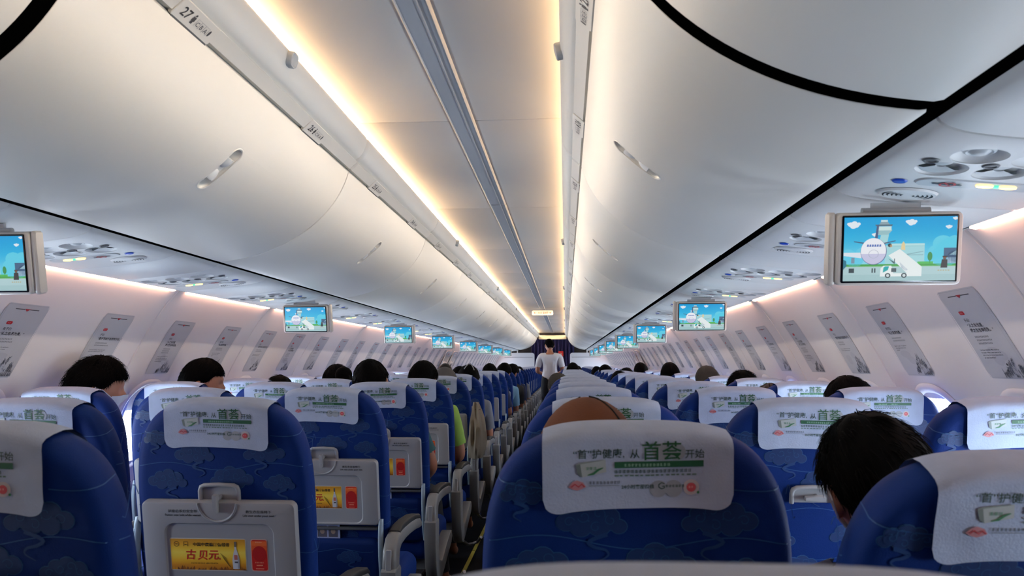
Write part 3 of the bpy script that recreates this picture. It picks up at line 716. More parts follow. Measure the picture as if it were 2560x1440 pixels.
def placards():
    for sd in (1, -1):
        root = wallp(sd, 0, WS(.205)); ms = [placard_mesh(sd, q, 5+i) for i, q in enumerate(('a', 'b', 'c') if sd > 0 else ('b', 'c', 'a'))]
        n = 0
        for c in WIN[sd]:
            if c < 2.0 or c > 20.2 or 11.25 < c < 12.6: continue
            hd = ['a red seal and two bold lines of verse', 'a red seal and one bold line of verse'][0 if (n % 3 == 0) == (sd > 0) else 1]
            tag(obj('wall_placard', ms[n % 3], None, (root.x, c, root.z)), 'grey verse placard with ink mountains on the %s wall, %s from the viewer' % (SIDE[sd], nth(n)), 'placard', 'verse placards on the %s wall' % SIDE[sd]); n += 1
    # over-wing exits
    k = 1
    for sd in (-1, 1):
        for y in EXITS:
            s0, s1 = WS(.20), WS(-.62); root = wallp(sd, y, s0)
            f = lambda u, v, d: wallp(sd, y + u, s0 + v, d) - root
            mb = MB(); L = s1 - s0; rr = []
            for ins, d in ((0, .0005), (0, .008), (.004, .011)): rr.append([f(u, v, d) for u, v in inset(rrect(.50, L, .05, 6, 0, L/2), ins)])
            n = len(rr[0]); mb.loft(rr)
            # face as a grid so that it follows the curve of the wall
            rows = []
            for i in range(17):
                v = .004 + (L-.008)*i/16; e = .246 - (.03 if i in (0, 16) else 0); rows.append([f(-e, v, .0112), f(e, v, .0112)])
            mb.loft(rows, closed=False)
            o = tag(obj('door_%d' % k, mb.mesh('door', 'hatch', 40), None, root), kind='structure'); k += 1
            m2 = MB(); m2.slab(rrect(.16, .06, .008, 3, 0, .055), [(0, .011), (.001, .015)], f); obj('exit_plate', m2.mesh('exit_plate', 'winframe', 30), o)
            m2 = MB().text('EXIT', .036, lambda u, v: f((u if sd < 0 else -u), .066 - v, .0165), '#c83a30', 'C', bold=.02); obj('exit_lettering', m2.mesh('exit_lettering', 'ink', 0), o)
            m2 = MB().slab(rrect(.20, .12, .02, 4, 0, .25), [(0, .011), (0, .03), (.006, .034), (.02, .034), (.026, .018)], f); obj('handle_cover', m2.mesh('handle_cover', 'winframe', 40), o)
            m2 = MB().slab(rrect(.10, .05, .01, 4, 0, .25), [(0, .018), (0, .03), (.004, .033)], f); obj('door_handle', m2.mesh('door_handle', 'dark', 40), o)
placards()

# ------------------------------------------------------------------ seats
ROW0, PITCH_Y, TILT, HZ, BH = 1.01, .76, R(12), .43, .728
SX = (.46, .935, 1.405)
def back_outline():
    a, b, n = .215, .30, 3.6; pts = []
    for i in range(49):
        t = math.pi*i/48; c, s = math.cos(t), math.sin(t)
        pts.append((a*math.copysign(abs(c)**(2/n), c), BH - b + b*abs(s)**(2/n)))
    pts += [(-.213, .30), (-.208, .12), (-.200, .03), (-.185, .004), (.185, .004), (.200, .03), (.208, .12), (.213, .30)]
    return pts
def ztop(x): return BH - .30 + .30*max(0.0, 1-abs(x/.215)**3.6)**(1/3.6)
def cloud_motif(mb, cx, cz, s, fl, fn):
    cs = [(-.030, .002, .012), (-.014, .012, .013), (.004, .016, .014), (.022, .010, .013), (.034, -.002, .010), (.010, -.002, .014), (-.012, -.004, .013), (.026, .002, .010)]
    for q, col, d in ((.0010, '#245584', .0003), (0.0, '#092d62', .0008)):
        for i, (x, z, r) in enumerate(cs): mb.shape(ellipse(r*s+q, r*s*.9+q, 14, cx+fl*x*s, cz+z*s), lambda u, v: fn(u, v, d + i*.00005), col, 1)
    tail = catmull([(.020, -.012), (.006, -.017), (-.003, -.023), (.006, -.029), (.018, -.032), (.021, -.039), (.008, -.047)], 3)
    mb.ribbon([(cx+fl*p.x*s, cz+p.y*s) for p in tail], [.006*(1 - .8*(i/(len(tail)-1))**2) for i in range(len(tail))], lambda u, v: fn(u, v, .0013), '#0d376e', 1)
    for x, z, r, a0 in ((-.026, .003, .007, 20), (-.008, .010, .008, 200), (.010, .014, .008, -30), (.024, .006, .007, 120), (.006, -.003, .007, 60)):
        mb.ribbon([(cx+fl*s*(x + r*(1-i/22)*math.cos(R(a0+i*24))), cz+s*(z + r*(1-i/22)*math.sin(R(a0+i*24)))) for i in range(15)], .0009, lambda u, v: fn(u, v, .00135), '#1f4e7e', 1)
def seat_meshes():
    D = {}
    out = back_outline()
    fn = lambda u, v, d: (u, d, v)
    mb = MB().slab(out, [(.030, -.0008), (.020, .0), (.010, .003), (.003, .010), (0, .020), (0, .040), (.005, .058), (.016, .074), (.032, .086), (.05, .090)], fn)
    tab = [(0, .020), (.003, .010), (.010, .003), (.020, 0), (.030, -.0008), (1, -.0008)]
    def bf(u, v, d):
        hw = .215 if v < BH-.30 else .215*max(0, 1-((v-(BH-.30))/.30)**3.6)**(1/3.6)
        if v < .30: hw = .2145
        e = hw - abs(u)
        if e <= 0: return (math.copysign(hw+d, u), min(.05, .020 - e*.9), v)
        for (a, ya), (b, yb) in zip(tab, tab[1:]):
            if e <= b: return (u + math.copysign(d*(1-min(1, e/.02)), u), ya + (yb-ya)*(e-a)/(b-a) - d, v)
    for i, (x, z, s) in enumerate([(-.062, .60, 1), (.112, .605, 1.05), (-.132, .535, 1.0), (.03, .54, 1.1), (.143, .53, .8), (-.150, .640, .7), (-.09, .40, 1.15), (.10, .41, 1.1), (-.02, .33, 1), (.13, .31, 1), (-.13, .30, 1), (.06, .22, 1)]):
        cloud_motif(mb, x, z, s*1.12, -1 if i % 2 else 1, bf)
    for z, a in ((.655, .006), (.575, .009), (.47, .009), (.36, .009), (.26, .008)):
        for half in ((-.225, -.128), (.128, .225)) if z > .64 else ((-.235, .235),):
            n = 40; pts = [(half[0] + (half[1]-half[0])*i/n, z + a*math.sin((half[0] + (half[1]-half[0])*i/n)*24 + z*30)) for i in range(n+1)]
            mb.ribbon(pts, .0016, lambda u, v: bf(u, v, .0009), '#1a4c84', 1)
    # piping lines on the side panels of the backrest
    for sg in (-1, 1):
        for k in range(5):
            z = .12 + .125*k; pts = [(.020 + .042*i/6, z + .02*math.sin(i*.9 + k)) for i in range(7)]
            mb.ribbon(pts, .0018, lambda u, v: (sg*(.2154 if v > .3 else .2145), u, v), '#1a4c84', 1)
    D['back'] = mb.mesh('backrest', ['fabric', 'ink'], 50)
    D['cushion'] = MB().rbox((0, .235, .415), (.43, .49, .12), .045, 4).mesh('seat_cushion', 'fabric', 50)
    # headrest covers: three hangs
    for k in range(3):
        rnd = random.Random(31+k); shear = (-.03, .04, .0)[k]; drop = (.107, .104, .110)[k]; wv = (.0018, .0012, .0022)[k]
        W = .1265; r = .028
        def by(x, z): return -.0065 - .004*min(1, max(0, (BH-z)/.11)) - wv*noise.noise(Vector((x*26+k*9, z*22, k)))
        xs = [-W + W*.03*i for i in range(9)]; xs += [-W + .24*W + 1.52*W*i/20 for i in range(1, 20)] + [-x for x in reversed(xs)]; cols = []
        for x in xs:
            zt = ztop(x) + .0035; ax = abs(x); zb = zt - drop + shear*x
            if ax > W - r: zb += r - math.sqrt(max(0, r*r - (ax-(W-r))**2))
            col = []
            for i in range(13): z = zb + (zt-.012-zb)*i/12; col.append((x, by(x, z), z))
            col += [(x, -.004, zt-.004), (x, .004, zt + .0005), (x, .02, zt+.0022), (x, .042, zt+.0018), (x, .060, zt-.003), (x, .077, zt-.015), (x, .0895, zt-.031), (x, .0945, zt-.05), (x, .0945, zt-.10)]
            cols.append(col)
        mb = MB(); mb.loft([list(c) for c in cols], closed=False)
        zt0 = BH + .0035
        # printed advert, drawn on the hanging flap; v runs down from the top edge
        P = lambda u, v, d=.0012: (u, by(u, zt0 - v + shear*u*.8) - d, zt0 - v + shear*u*.8)
        T = lambda t, size, u0, v0, col, b=.02, al='L', xs_=1.0: mb.text(t, size, lambda a, c: P(u0+a, v0-c), col, al, b, 1, xs_)
        for i, (cx, cy) in enumerate(((.032, .028), (.052, .028), (.028, .078), (.048, .078))): mb.shape(ellipse(.0115, .0115, 22, cx, cy), lambda u, v: P(u, v, .0005 + .0001*i), '#969ca6', 1)
        T('“首”护健康,', .0136, -.085, .0335, '#1c3a28', .006); T('从', .0135, -.0095, .0345, '#1c3a28', .006); T('首荟', .0268, .0065, .0360, '#184f2c', .008); T('开始', .0130, .0630, .0358, '#1c3a28', .006)
        # little carton
        mb.shape([(-.076, .040), (-.042, .036), (-.041, .053), (-.073, .060)], P, '#a9b3b4', 1); mb.shape([(-.082, .043), (-.076, .040), (-.073, .060), (-.079, .056)], P, '#6c7876', 1); mb.shape([(-.082, .043), (-.047, .0375), (-.042, .036), (-.076, .040)], P, '#87938f', 1)
        mb.ribbon([(-.066, .057), (-.058, .055), (-.052, .050), (-.045, .047)], [.001, .003, .003, .001], lambda u, v: P(u, v, .0016), '#3a7a50', 1); mb.glyphs(3, -.068, .0455, .0045, lambda u, v: P(u, v, .0016), '#5a9070', 1, rnd)
        mb.rect(-.030, .087, .0400, .0485, P, '#1d5638', 1); mb.glyphs(13, -.017, .0425, .0042, lambda u, v: P(u, v, .0017), '#8fb8a0', 1, rnd)
        mb.glyphs(19, -.030, .0510, .0048, P, '#2a4a3a', 1, rnd)
        for i in range(16): x = -.030 + .0068*i; mb.rect(x, x+rnd.uniform(.003, .0058), .0578, .0598, P, '#5c7a6c', 1)
        mb.shape([(-.092, .073), (-.086, .066), (-.080, .064), (-.072, .067), (-.068, .073), (-.074, .076), (-.080, .078), (-.087, .076)], P, '#b88088', 1); mb.ribbon([(-.088, .073), (-.083, .069), (-.078, .073), (-.074, .069), (-.070, .073)], .0016, lambda u, v: P(u, v, .0017), '#b83c44', 1)
        mb.glyphs(9, -.064, .0655, .0042, P, '#4c5560', 1, rnd); mb.rect(-.064, -.024, .0715, .0722, P, '#7a828c', 1)
        T('24小时客服热线', .0062, -.021, .0765, '#2c4c40', .02)
        mb.ribbon([(.036, .071), (.032, .0695), (.0285, .072), (.0285, .0755), (.032, .078), (.036, .0765), (.036, .0745), (.033, .0745)], .0014, P, '#34544a', 1); mb.glyphs(6, .0375, .0725, .0038, P, '#3c5a50', 1, rnd)
        mb.shape(ellipse(.0105, .0105, 22, .071, .0765), lambda u, v: P(u, v, .0008), '#c2bcc0', 1); mb.shape(ellipse(.0062, .0062, 18, .071, .0765), lambda u, v: P(u, v, .0014), '#c2525a', 1); mb.shape(ellipse(.0018, .0018, 10, .080, .0835), P, '#2f7a50', 1)
        mb.glyphs(2, .0675, .0745, .003, lambda u, v: P(u, v, .0019), '#e0a8a8', 1, rnd)
        D['cover%d' % k] = mb.mesh('headrest_cover', ['cloth', 'ink'], 60)
    # tray table, stowed against the backrest; origin at its bottom hinge (z = .266 up the back)
    TW, TH = .378, .230; ob = rrect(TW, TH, .016, 6, 0, TH/2); ib = rrect(.268, .170, .026, 6, 0, .092)
    mb = MB(); rings = [[(u, d, v) for u, v in (inset(ob, i) if i else ob)] for i, d in ((.004, -.004), (0, -.008), (0, -.019), (.003, -.0245), (.008, -.026))]
    rings += [[(u, d, v) for u, v in (inset(ib, i) if i else ib)] for i, d in ((-.003, -.026), (0, -.0255), (.003, -.0215), (.006, -.021))]
    mb.loft(rings, True, True, True)
    mb.tube([(.047*math.cos(R(a)), -.0257, TH-.001 + .047*math.sin(R(a))) for a in range(182, 359, 11)], .0032, 8)
    D['tray'] = mb.mesh('tray_table', 'grey', 35)
    f = lambda u, v: (u, -.0266, v)
    mb = MB(); mb.text('就座后系好安全带', .0078, lambda u, v: f(u-.085, v+TH-.0255), '#1c1c1e', 'C', .01, 0, 1.15); mb.text('Fasten seat belt while seated', .0072, lambda u, v: f(u-.085, v+TH-.0345), '#1c1c1e', 'C', .02, 0, 1.05); D['notice'] = mb.mesh('printed_notice', 'ink', 0)
    mb = MB(); mb.text('救生衣在座椅下', .0078, lambda u, v: f(u+.10, v+TH-.0255), '#1c1c1e', 'C', .01, 0, 1.15); mb.text('Life vest under your seat', .0072, lambda u, v: f(u+.10, v+TH-.0345), '#1c1c1e', 'C', .02, 0, 1.05)
    D['notice2'] = mb.mesh('printed_notice', 'ink', 0)
    # yellow liquor advert and red card stuck in the tray recess
    cx, cz, w_, h_ = -.031, .098, .184, .077
    f = lambda u, v, d=.0216: (cx + u, -d, cz + v)
    mb = MB(); gr = ['#b06a10', '#d08a14', '#e8b020', '#f0cc40', '#f2d650', '#ecc030', '#dca020', '#c88c18']
    o2 = rrect(w_+.004, h_+.004, .005, 3); mb.shape(o2, lambda u, v: f(u, v, .0213), '#c8c4b4')
    gl = [lin(c) for c in gr]
    for i in range(40):
        t = i/39*7; k = min(6, int(t)); c = tuple(a + (b-a)*(t-k) for a, b in zip(gl[k], gl[k+1]))
        mb.rect(-w_/2, w_/2, -h_/2 + h_*i/40, -h_/2 + h_*(i+1)/40, lambda u, v: f(u, v, .0215), c)
    rnd = random.Random(5)
    for i in range(26): x = -w_/2 + w_*i/26; mb.shape([(x, -h_/2), (x+.008, -h_/2), (x+rnd.uniform(0, .008), -h_/2+rnd.uniform(.004, .012))], lambda u, v: f(u, v, .0217), rnd.choice(['#7a4408', '#96590c', '#c8860f']))
    F = lambda u, v: f(u, v, .0220); F2 = lambda u, v: f(u, v, .0223)
    mb.ribbon([(-.077 + .006*math.cos(R(a)), .0255 + .006*math.sin(R(a))) for a in range(0, 361, 30)], .0012, F, '#5a4410'); mb.rect(-.080, -.074, .0245, .0265, F, '#5a4410')
    mb.ribbon([(-.059, .020), (-.059, .031), (-.049, .031), (-.049, .020)], .0014, F, '#5a4410'); mb.rect(-.057, -.051, .023, .025, F, '#5a4410')
    mb.text('中国中度酱酒倡领者', .0098, lambda u, v: F(u-.036, v+.0215), '#2c2208', 'L', .02, 0, 1.03)
    for i, (ch, sz, dx, dz) in enumerate((('古', .026, -.056, -.010), ('贝', .026, -.026, -.011), ('元', .026, .000, -.010))): mb.text(ch, sz, lambda u, v: F(u+dx + v*.12, v+dz), '#c01410', 'L', .022)
    mb.rect(.026, .030, -.012, -.008, F, '#c83020'); mb.glyphs(9, -.043, -.0235, .0034, F, '#6a5010'); mb.text('400-100-9734', .0052, lambda u, v: F(u-.006, v-.0235), '#5a4410', 'L', .01)
    bot = [(.060, -.035), (.076, -.035), (.077, -.012), (.074, .002), (.0705, .014), (.0705, .032), (.0655, .032), (.0655, .014), (.062, .002), (.059, -.012)]
    mb.shape(bot, F, '#c9ccd0'); mb.shape([(.0655, .020), (.0705, .020), (.0705, .033), (.0655, .033)], F2, '#6c6258'); mb.rect(.064, .072, -.012, .000, F2, '#b86a60'); mb.rect(.0645, .0725, -.020, -.016, F2, '#4a4a4c'); mb.shape([(.0715, -.034), (.0755, -.034), (.0765, -.012), (.0735, .002)], F2, '#9ca0a8')
    for a in range(6): mb.ribbon([(.054, -.032), (.048 - a*.002, -.02 + a*.002), (.043 - a*.0025, -.006+a*.002)], .0007, F, '#7a6418')
    D['ad'] = mb.mesh('advert_sticker', 'ink', 0)
    cx2 = .095; f3 = lambda u, v, d=.0216: (cx2 + u, -d, cz + v)
    mb = MB(); o3 = rrect(.038, .076, .005, 4); mb.shape(rrect(.042, .080, .006, 4), lambda u, v: f3(u, v, .0213), '#cfa79a')
    mb.shape(o3, lambda u, v: f3(u, v, .0215), '#c81f14')
    for i, c in enumerate(('#d84018', '#e05a20', '#e86c2c')): mb.rect(-.019, .019, .002+.011*i, .013+.011*i, lambda u, v: f3(u, v, .0217), c)
    mb.shape(ellipse(.017, .019, 24, 0, .004), lambda u, v: f3(u, v, .0219), '#b01410'); mb.glyphs(5, -.009, .031, .003, lambda u, v: f3(u, v, .022), '#f0c0a0'); mb.glyphs(6, -.011, -.0195, .0032, lambda u, v: f3(u, v, .0222), '#f0b090'); mb.rect(-.008, .008, -.0265, -.0235, lambda u, v: f3(u, v, .0222), '#e89070'); mb.rect(-.010, .010, -.034, -.0325, lambda u, v: f3(u, v, .0222), '#f0a088')
    D['card'] = mb.mesh('red_card', 'ink', 0)
    # latch bracket above the tray (z from the top of the tray) and its turn-knob
    zt = .266 + TH
    mb = MB(); path = [(-.047, zt-.002), (-.047, zt+.022), (-.044, zt+.031), (-.036, zt+.035), (0, zt+.037), (.036, zt+.035), (.044, zt+.031), (.047, zt+.022), (.047, zt-.002)]
    mb.tube([(u, -.010, v) for u, v in path], .0055, 8); mb.slab([(u*.92, zt + (v-zt)*.92) for u, v in path][::-1], [(0, -.001), (0, -.006)], lambda u, v, d: (u, d, v))
    D['bracket'] = mb.mesh('latch_bracket', 'grey', 50)
    kn = MB().slab([(-.0045, -.024), (.0045, -.024), (.0068, .016), (.0045, .021), (-.0045, .021), (-.0068, .016)], [(.002, -.024), (0, -.028), (0, -.036), (.0015, -.039)], lambda u, v, d: (u, d, v)); kn.tube([(0, -.006, .006), (0, -.03, .006)], .006, 8)
    D['knob'] = kn.mesh('tray_latch', 'grey', 40)
    # pale arms that carry the tray
    mb = MB(); mb.sweep_yz([(-.012, .285), (-.020, .262), (-.028, .22), (-.034, .16), (-.034, .10), (-.022, .03)], .007, [.010, .014, .016, .013, .010, .007], .005); D['arm'] = mb.mesh('tray_arm', 'link', 40)
    D['shelf'] = MB().rbox((0, -.012, .252), (.36, .018, .010), .003, 2).mesh('tray_shelf_edge', 'greyd', 40)
    # pocket under the tray
    po = rrect(.372, .20, .03, 5, 0, .115); mb = MB().slab(po, [(0, -.0), (0, -.014), (.006, -.022), (.016, -.026)], fn); bf2 = lambda u, v, d: (u, -.0262 - d, v)
    for x, z in ((-.1, .13), (.08, .15), (0, .07)): cloud_motif(mb, x, z, 1.0, 1, bf2)
    mb.ribbon([(-.165 + .33*i/24, .178 + .006*math.sin(i*.5)) for i in range(25)], .0016, lambda u, v: bf2(u, v, .0008), '#1a4c84', 1); D['pocket'] = mb.mesh('seat_pocket', ['fabric2', 'ink'], 50)
    # armrest: swept arm with a black pad; shroud below; both in seat space (y = 0 at the hinge)
    arm = [(-.105, .545), (-.108, .575), (-.103, .605), (-.085, .628), (-.05, .640), (.02, .643), (.12, .640), (.22, .632), (.285, .622), (.31, .612)]
    D['arm_body'] = MB().sweep_yz(arm, .0235, [.034, .036, .036, .032, .027, .024, .023, .022, .020, .012], .012).mesh('armrest', 'grey2', 45)
    D['arm_pad'] = MB().sweep_yz([(-.062, .660), (-.02, .668), (.08, .667), (.20, .659), (.285, .646), (.305, .636)], .0205, [.008, .010, .011, .011, .010, .006], .007).mesh('armrest_pad', 'pad', 45)
    D['arm_strip'] = MB().slab(rrect(.018, .075, .003, 2, 0, .585), [(0, -.138), (0, -.1445), (.0015, -.146)], lambda u, v, d: (u, d - (v-.585)*.05, v)).mesh('armrest_end_strip', 'grey', 30)
    poly = [(-.150, .552), (-.140, .560), (-.075, .560), (-.062, .548), (-.058, .43), (-.035, .372), (.03, .352), (.26, .425), (.305, .425), (.325, .395), (.30, .365), (.05, .283), (-.02, .262), (-.075, .285), (-.118, .36), (-.145, .46)]
    D['shroud'] = MB().slab(poly[::-1], [(.006, -.026), (.002, -.0245), (0, -.020), (0, .020), (.002, .0245), (.006, .026)], lambda u, v, d: (d, u, v)).mesh('armrest_shroud', 'grey2', 45)
    D['frame'] = MB().box((0, .06, .335), (.476, .045, .05)).box((0, .38, .335), (.476, .045, .05)).mesh('seat_frame', 'greyd', 0)
    lg = MB(); lg.tube([(0, .05, .335), (0, .03, .2), (0, -.02, .03), (0, -.05, .012)], .016, 8); lg.tube([(0, .39, .335), (0, .42, .2), (0, .46, .03), (0, .48, .012)], .016, 8); lg.box((0, .21, .010), (.06, .58, .020)); D['leg'] = lg.mesh('seat_leg', 'chrome', 40)
    bar = MB().tube([(-.02, -.02, .30), (-.02, .50, .13), (.0, .56, .12), (.03, .57, .13), (.06, .52, .17)], .009, 8); D['bar'] = bar.mesh('luggage_bar', 'chrome', 40)
    return D
SEATS = {}
def seats():
    D = seat_meshes(); rnd = random.Random(4)
    nm = ('aisle', 'middle', 'window')
    for sd in (-1, 1):
        for k in range(-1, 25):
            for j in range(3):
                if k < 0 and not (sd > 0 and j == 0): continue
                hinge = ROW0 + PITCH_Y*k + .155 - (.06 if sd < 0 else 0)
                if k == -1: hinge = .262 + .155
                tilt = TILT + R(rnd.uniform(-.8, .8)); cov = rnd.randrange(3); tray_down = False; knob_turn = False
                if (sd, k, j) == (1, 0, 0): cov = 1; tilt = TILT
                if (sd, k, j) == (1, 0, 1): tilt = R(21.5); cov = 2
                if (sd, k, j) == (-1, 1, 0): cov = 0; tilt = TILT
                if (sd, k, j) == (1, 1, 1): tray_down = True
                if k < 0: cov = 2
                where = 'left of the aisle' if sd < 0 else 'right of the aisle'
                lab = 'blue %s seat with white headrest cover %s, %s row from the viewer' % (nm[j], where, nth(k))
                if k == -1: lab = 'blurred seat right in front of the viewer, its white cover along the bottom edge'
                elif (sd, k, j) == (1, 0, 0): lab = 'large dark blue aisle seat in front of the viewer with white printed headrest cover'
                elif (sd, k, j) == (1, 0, 1): lab = 'reclined blue middle seat behind the person with thick black hair'
                elif (sd, k, j) == (1, 1, 1): lab = 'dark blue middle seat with its tray latch turned sideways and tray down'
                elif (sd, k, j) == (-1, 0, 0): lab = 'nearest blue aisle seat left of the aisle, cut by the picture edge'
                elif (sd, k, j) == (-1, 1, 0): lab = 'blue aisle seat showing a whole grey tray table with a yellow advert'
                x = sd*SX[j] - (.03 if k == -1 else .018 if (sd, k, j) == (1, 0, 1) else 0)
                t = thing('airplane_seat', lab, 'seat', (x, hinge, 0), 'airplane seats')
                SEATS[sd, k, j] = (x, hinge, tilt)
                far = k > 12; bl, br = (0, 0, HZ), (tilt, 0, 0)
                obj('backrest', D['back'], t, bl, br); obj('headrest_cover', D['cover%d' % cov], t, bl, br); obj('seat_cushion', D['cushion'], t)
                axl = -sd*.2375
                if k >= 0:
                    if tray_down:
                        p = Vector((0, -.004, .262)); p.rotate(Matrix.Rotation(tilt, 3, 'X')); tr = obj('tray_table', D['tray'], t, Vector(bl)+p, (R(86), 0, 0))
                    else:
                        p = Vector((0, 0, .266)); p.rotate(Matrix.Rotation(tilt, 3, 'X')); tr = obj('tray_table', D['tray'], t, Vector(bl)+p, br)
                        if k < 9 and (sd < 0 or k < 3):
                            obj('advert_sticker', D['ad'], tr); obj('red_card', D['card'], tr); obj('printed_notice', D['notice'], tr); obj('printed_notice', D['notice2'], tr)
                    if not far:
                        b = obj('latch_bracket', D['bracket'], t, bl, br)
                        kn = obj('tray_latch', D['knob'], b, (0, 0, .266+.230)); 
                        if tray_down: kn.rotation_euler = (0, R(90), 0); kn.location = (.004, .012, .266+.230+.014)
                        for sg in (-1, 1): obj('tray_arm', D['arm'], t, Vector(bl)+Vector((sg*.193, 0, 0)), br)
                        obj('seat_pocket', D['pocket'], t, bl, br)
                        if sd < 0 and k < 8 and j == 0: obj('tray_shelf_edge', D['shelf'], t, bl, br)
                if j == 0 or k < 6:
                    a = obj('armrest', D['arm_body'], t, (axl, 0, 0)); obj('armrest_pad', D['arm_pad'], a)
                    if j == 0 and k < 12: obj('end_strip', D['arm_strip'], a)
                    if j == 0: obj('armrest_shroud', D['shroud'], t, (axl, 0, 0))
                obj('seat_frame', D['frame'], t)
                if j != 1: obj('seat_leg', D['leg'], t, (sd*.05 if j == 0 else 0, 0, 0))
                if j == 0 and k < 8: obj('luggage_bar', D['bar'], t, (axl, 0, 0))
seats()
# leaflets standing in the seat pockets of the left aisle seats
def leaflets():
    mb = MB().box((0, 0, .05), (.155, .003, .18)); f = lambda u, v: (u, -.0018, v)
    mb2 = MB()
    for i in range(3): mb2.rect(-.07, -.02 - .006*i, .122-.008*i, .125-.008*i, f, '#3c4260')
    for x in (.0, .038): mb2.rect(x, x+.032, .085, .125, f, '#5a5560'); mb2.shape(ellipse(.008, .010, 12, x+.016, .105), lambda u, v: (u, -.002, v), '#a08878')
    m1, m2 = mb.mesh('leaflet', 'paper', 0), mb2.mesh('leaflet_print', 'ink', 0)
    for k in (2, 3, 4):
        x, hy, tl = SEATS[-1, k, 0]; p = Vector((-.03, -.012, .135)); p.rotate(Matrix.Rotation(tl, 3, 'X'))
        t = tag(obj('safety_leaflet', m1, None, (x+p.x, hy+p.y, HZ+p.z), (tl, 0, 0)), 'pale folded leaflet in the pocket of the left aisle seat, %s row from the viewer' % nth(k), 'leaflet', 'leaflets in the seat pockets')
        obj('printed_picture', m2, t)
leaflets()

# ------------------------------------------------------------------ people
def skin_body(J, E, lvl=2):
    names = list(J); me = bpy.data.meshes.new('tmp'); me.from_pydata([J[n][0] for n in names], [(names.index(a), names.index(b)) for a, b in E], [])
    o = obj('tmp', me); md = o.modifiers.new('skin', 'SKIN'); md.use_smooth_shade = True
    for i, n in enumerate(names):
        r = J[n][1]; sv = me.skin_vertices[0].data[i]; sv.radius = r if isinstance(r, tuple) else (r, r); sv.use_root = (i == 0)
    s = o.modifiers.new('sub', 'SUBSURF'); s.levels = lvl; s.render_levels = lvl
    ev = bpy.data.meshes.new_from_object(o.evaluated_get(bpy.context.evaluated_depsgraph_get())); mb = MB()
    mb.v = [tuple(v.co) for v in ev.vertices]; mb.f = [tuple(p.vertices) for p in ev.polygons]; mb.c = [None]*len(mb.f); mb.m = [0]*len(mb.f)
    bpy.data.objects.remove(o); bpy.data.meshes.remove(ev); return mb
def gauss(p, c, s): return math.exp(-sum(((a-b)/q)**2 for a, b, q in zip(p, c, s)))
def head_point(th, ph, add=0.0):
    """point on a head (centre between the ears, face towards +y); th from the crown, ph round from +x"""
    d = Vector((math.sin(th)*math.cos(ph), math.sin(th)*math.sin(ph), math.cos(th)))
    p = Vector((d.x*.0775, d.y*(.095 if d.y > 0 else .102), d.z*(.116 if d.z > 0 else .118)))
    if p.z < -.01 and p.y > -.04:
        t = min(1, (-.01-p.z)/.1); p.x *= 1 - .30*t; p.y *= 1 - .06*t
    if p.z < -.03 and p.y < 0: p.y *= 1 - .35*min(1, (-.03-p.z)/.08)
    q = p.copy()
    p.y += .022*gauss(q, (0, .10, -.022), (.013, .05, .020)) + .006*gauss(q, (0, .1, .03), (.05, .05, .012)) + .006*gauss(q, (0, .08, -.100), (.02, .05, .016)) + .005*gauss(q, (0, .09, -.064), (.022, .05, .008))
    for sx in (-1, 1): p.y -= .009*gauss(q, (sx*.031, .085, .006), (.016, .05, .012))
    return p + d*add
def head_mesh(mb, mx, nth_=26, nph=36):
    rings = [[mx @ head_point(math.pi*i/nth_ if 0 < i < nth_ else (.02 if i == 0 else math.pi-.02), 2*math.pi*j/nph) for j in range(nph)] for i in range(nth_+1)]
    mb.loft(rings, True, True, True)
    for sx in (-1, 1):
        rr = []
        for i in range(9):
            a = math.pi*i/8; rr.append([mx @ Vector((sx*(.079 + .007*math.sin(a)*math.cos(2*math.pi*k/12) + .010*(1 if math.cos(2*math.pi*k/12)*sx > 9 else 0)), -.012 + .020*math.sin(a)*math.sin(2*math.pi*k/12) - .010*math.sin(a), -.008 + .032*math.cos(a))) for k in range(12)])
        mb.loft(rr, True, True, True)
    return mb
def hairline(ph, style):
    c = math.sin(ph)                                   # 1 = face, -1 = nape
    if style == 'long': return (.035 if c > .55 else -.10)
    lo = {'buzz': -.055, 'bun': -.05}.get(style, -.066)
    if c > .55: return .045
    if c > .15: return .045 + (.012-.045)*(.55-c)/.4
    if c > -.3: return .012
    return .012 + (lo-.012)*min(1, (-.3-c)/.4)
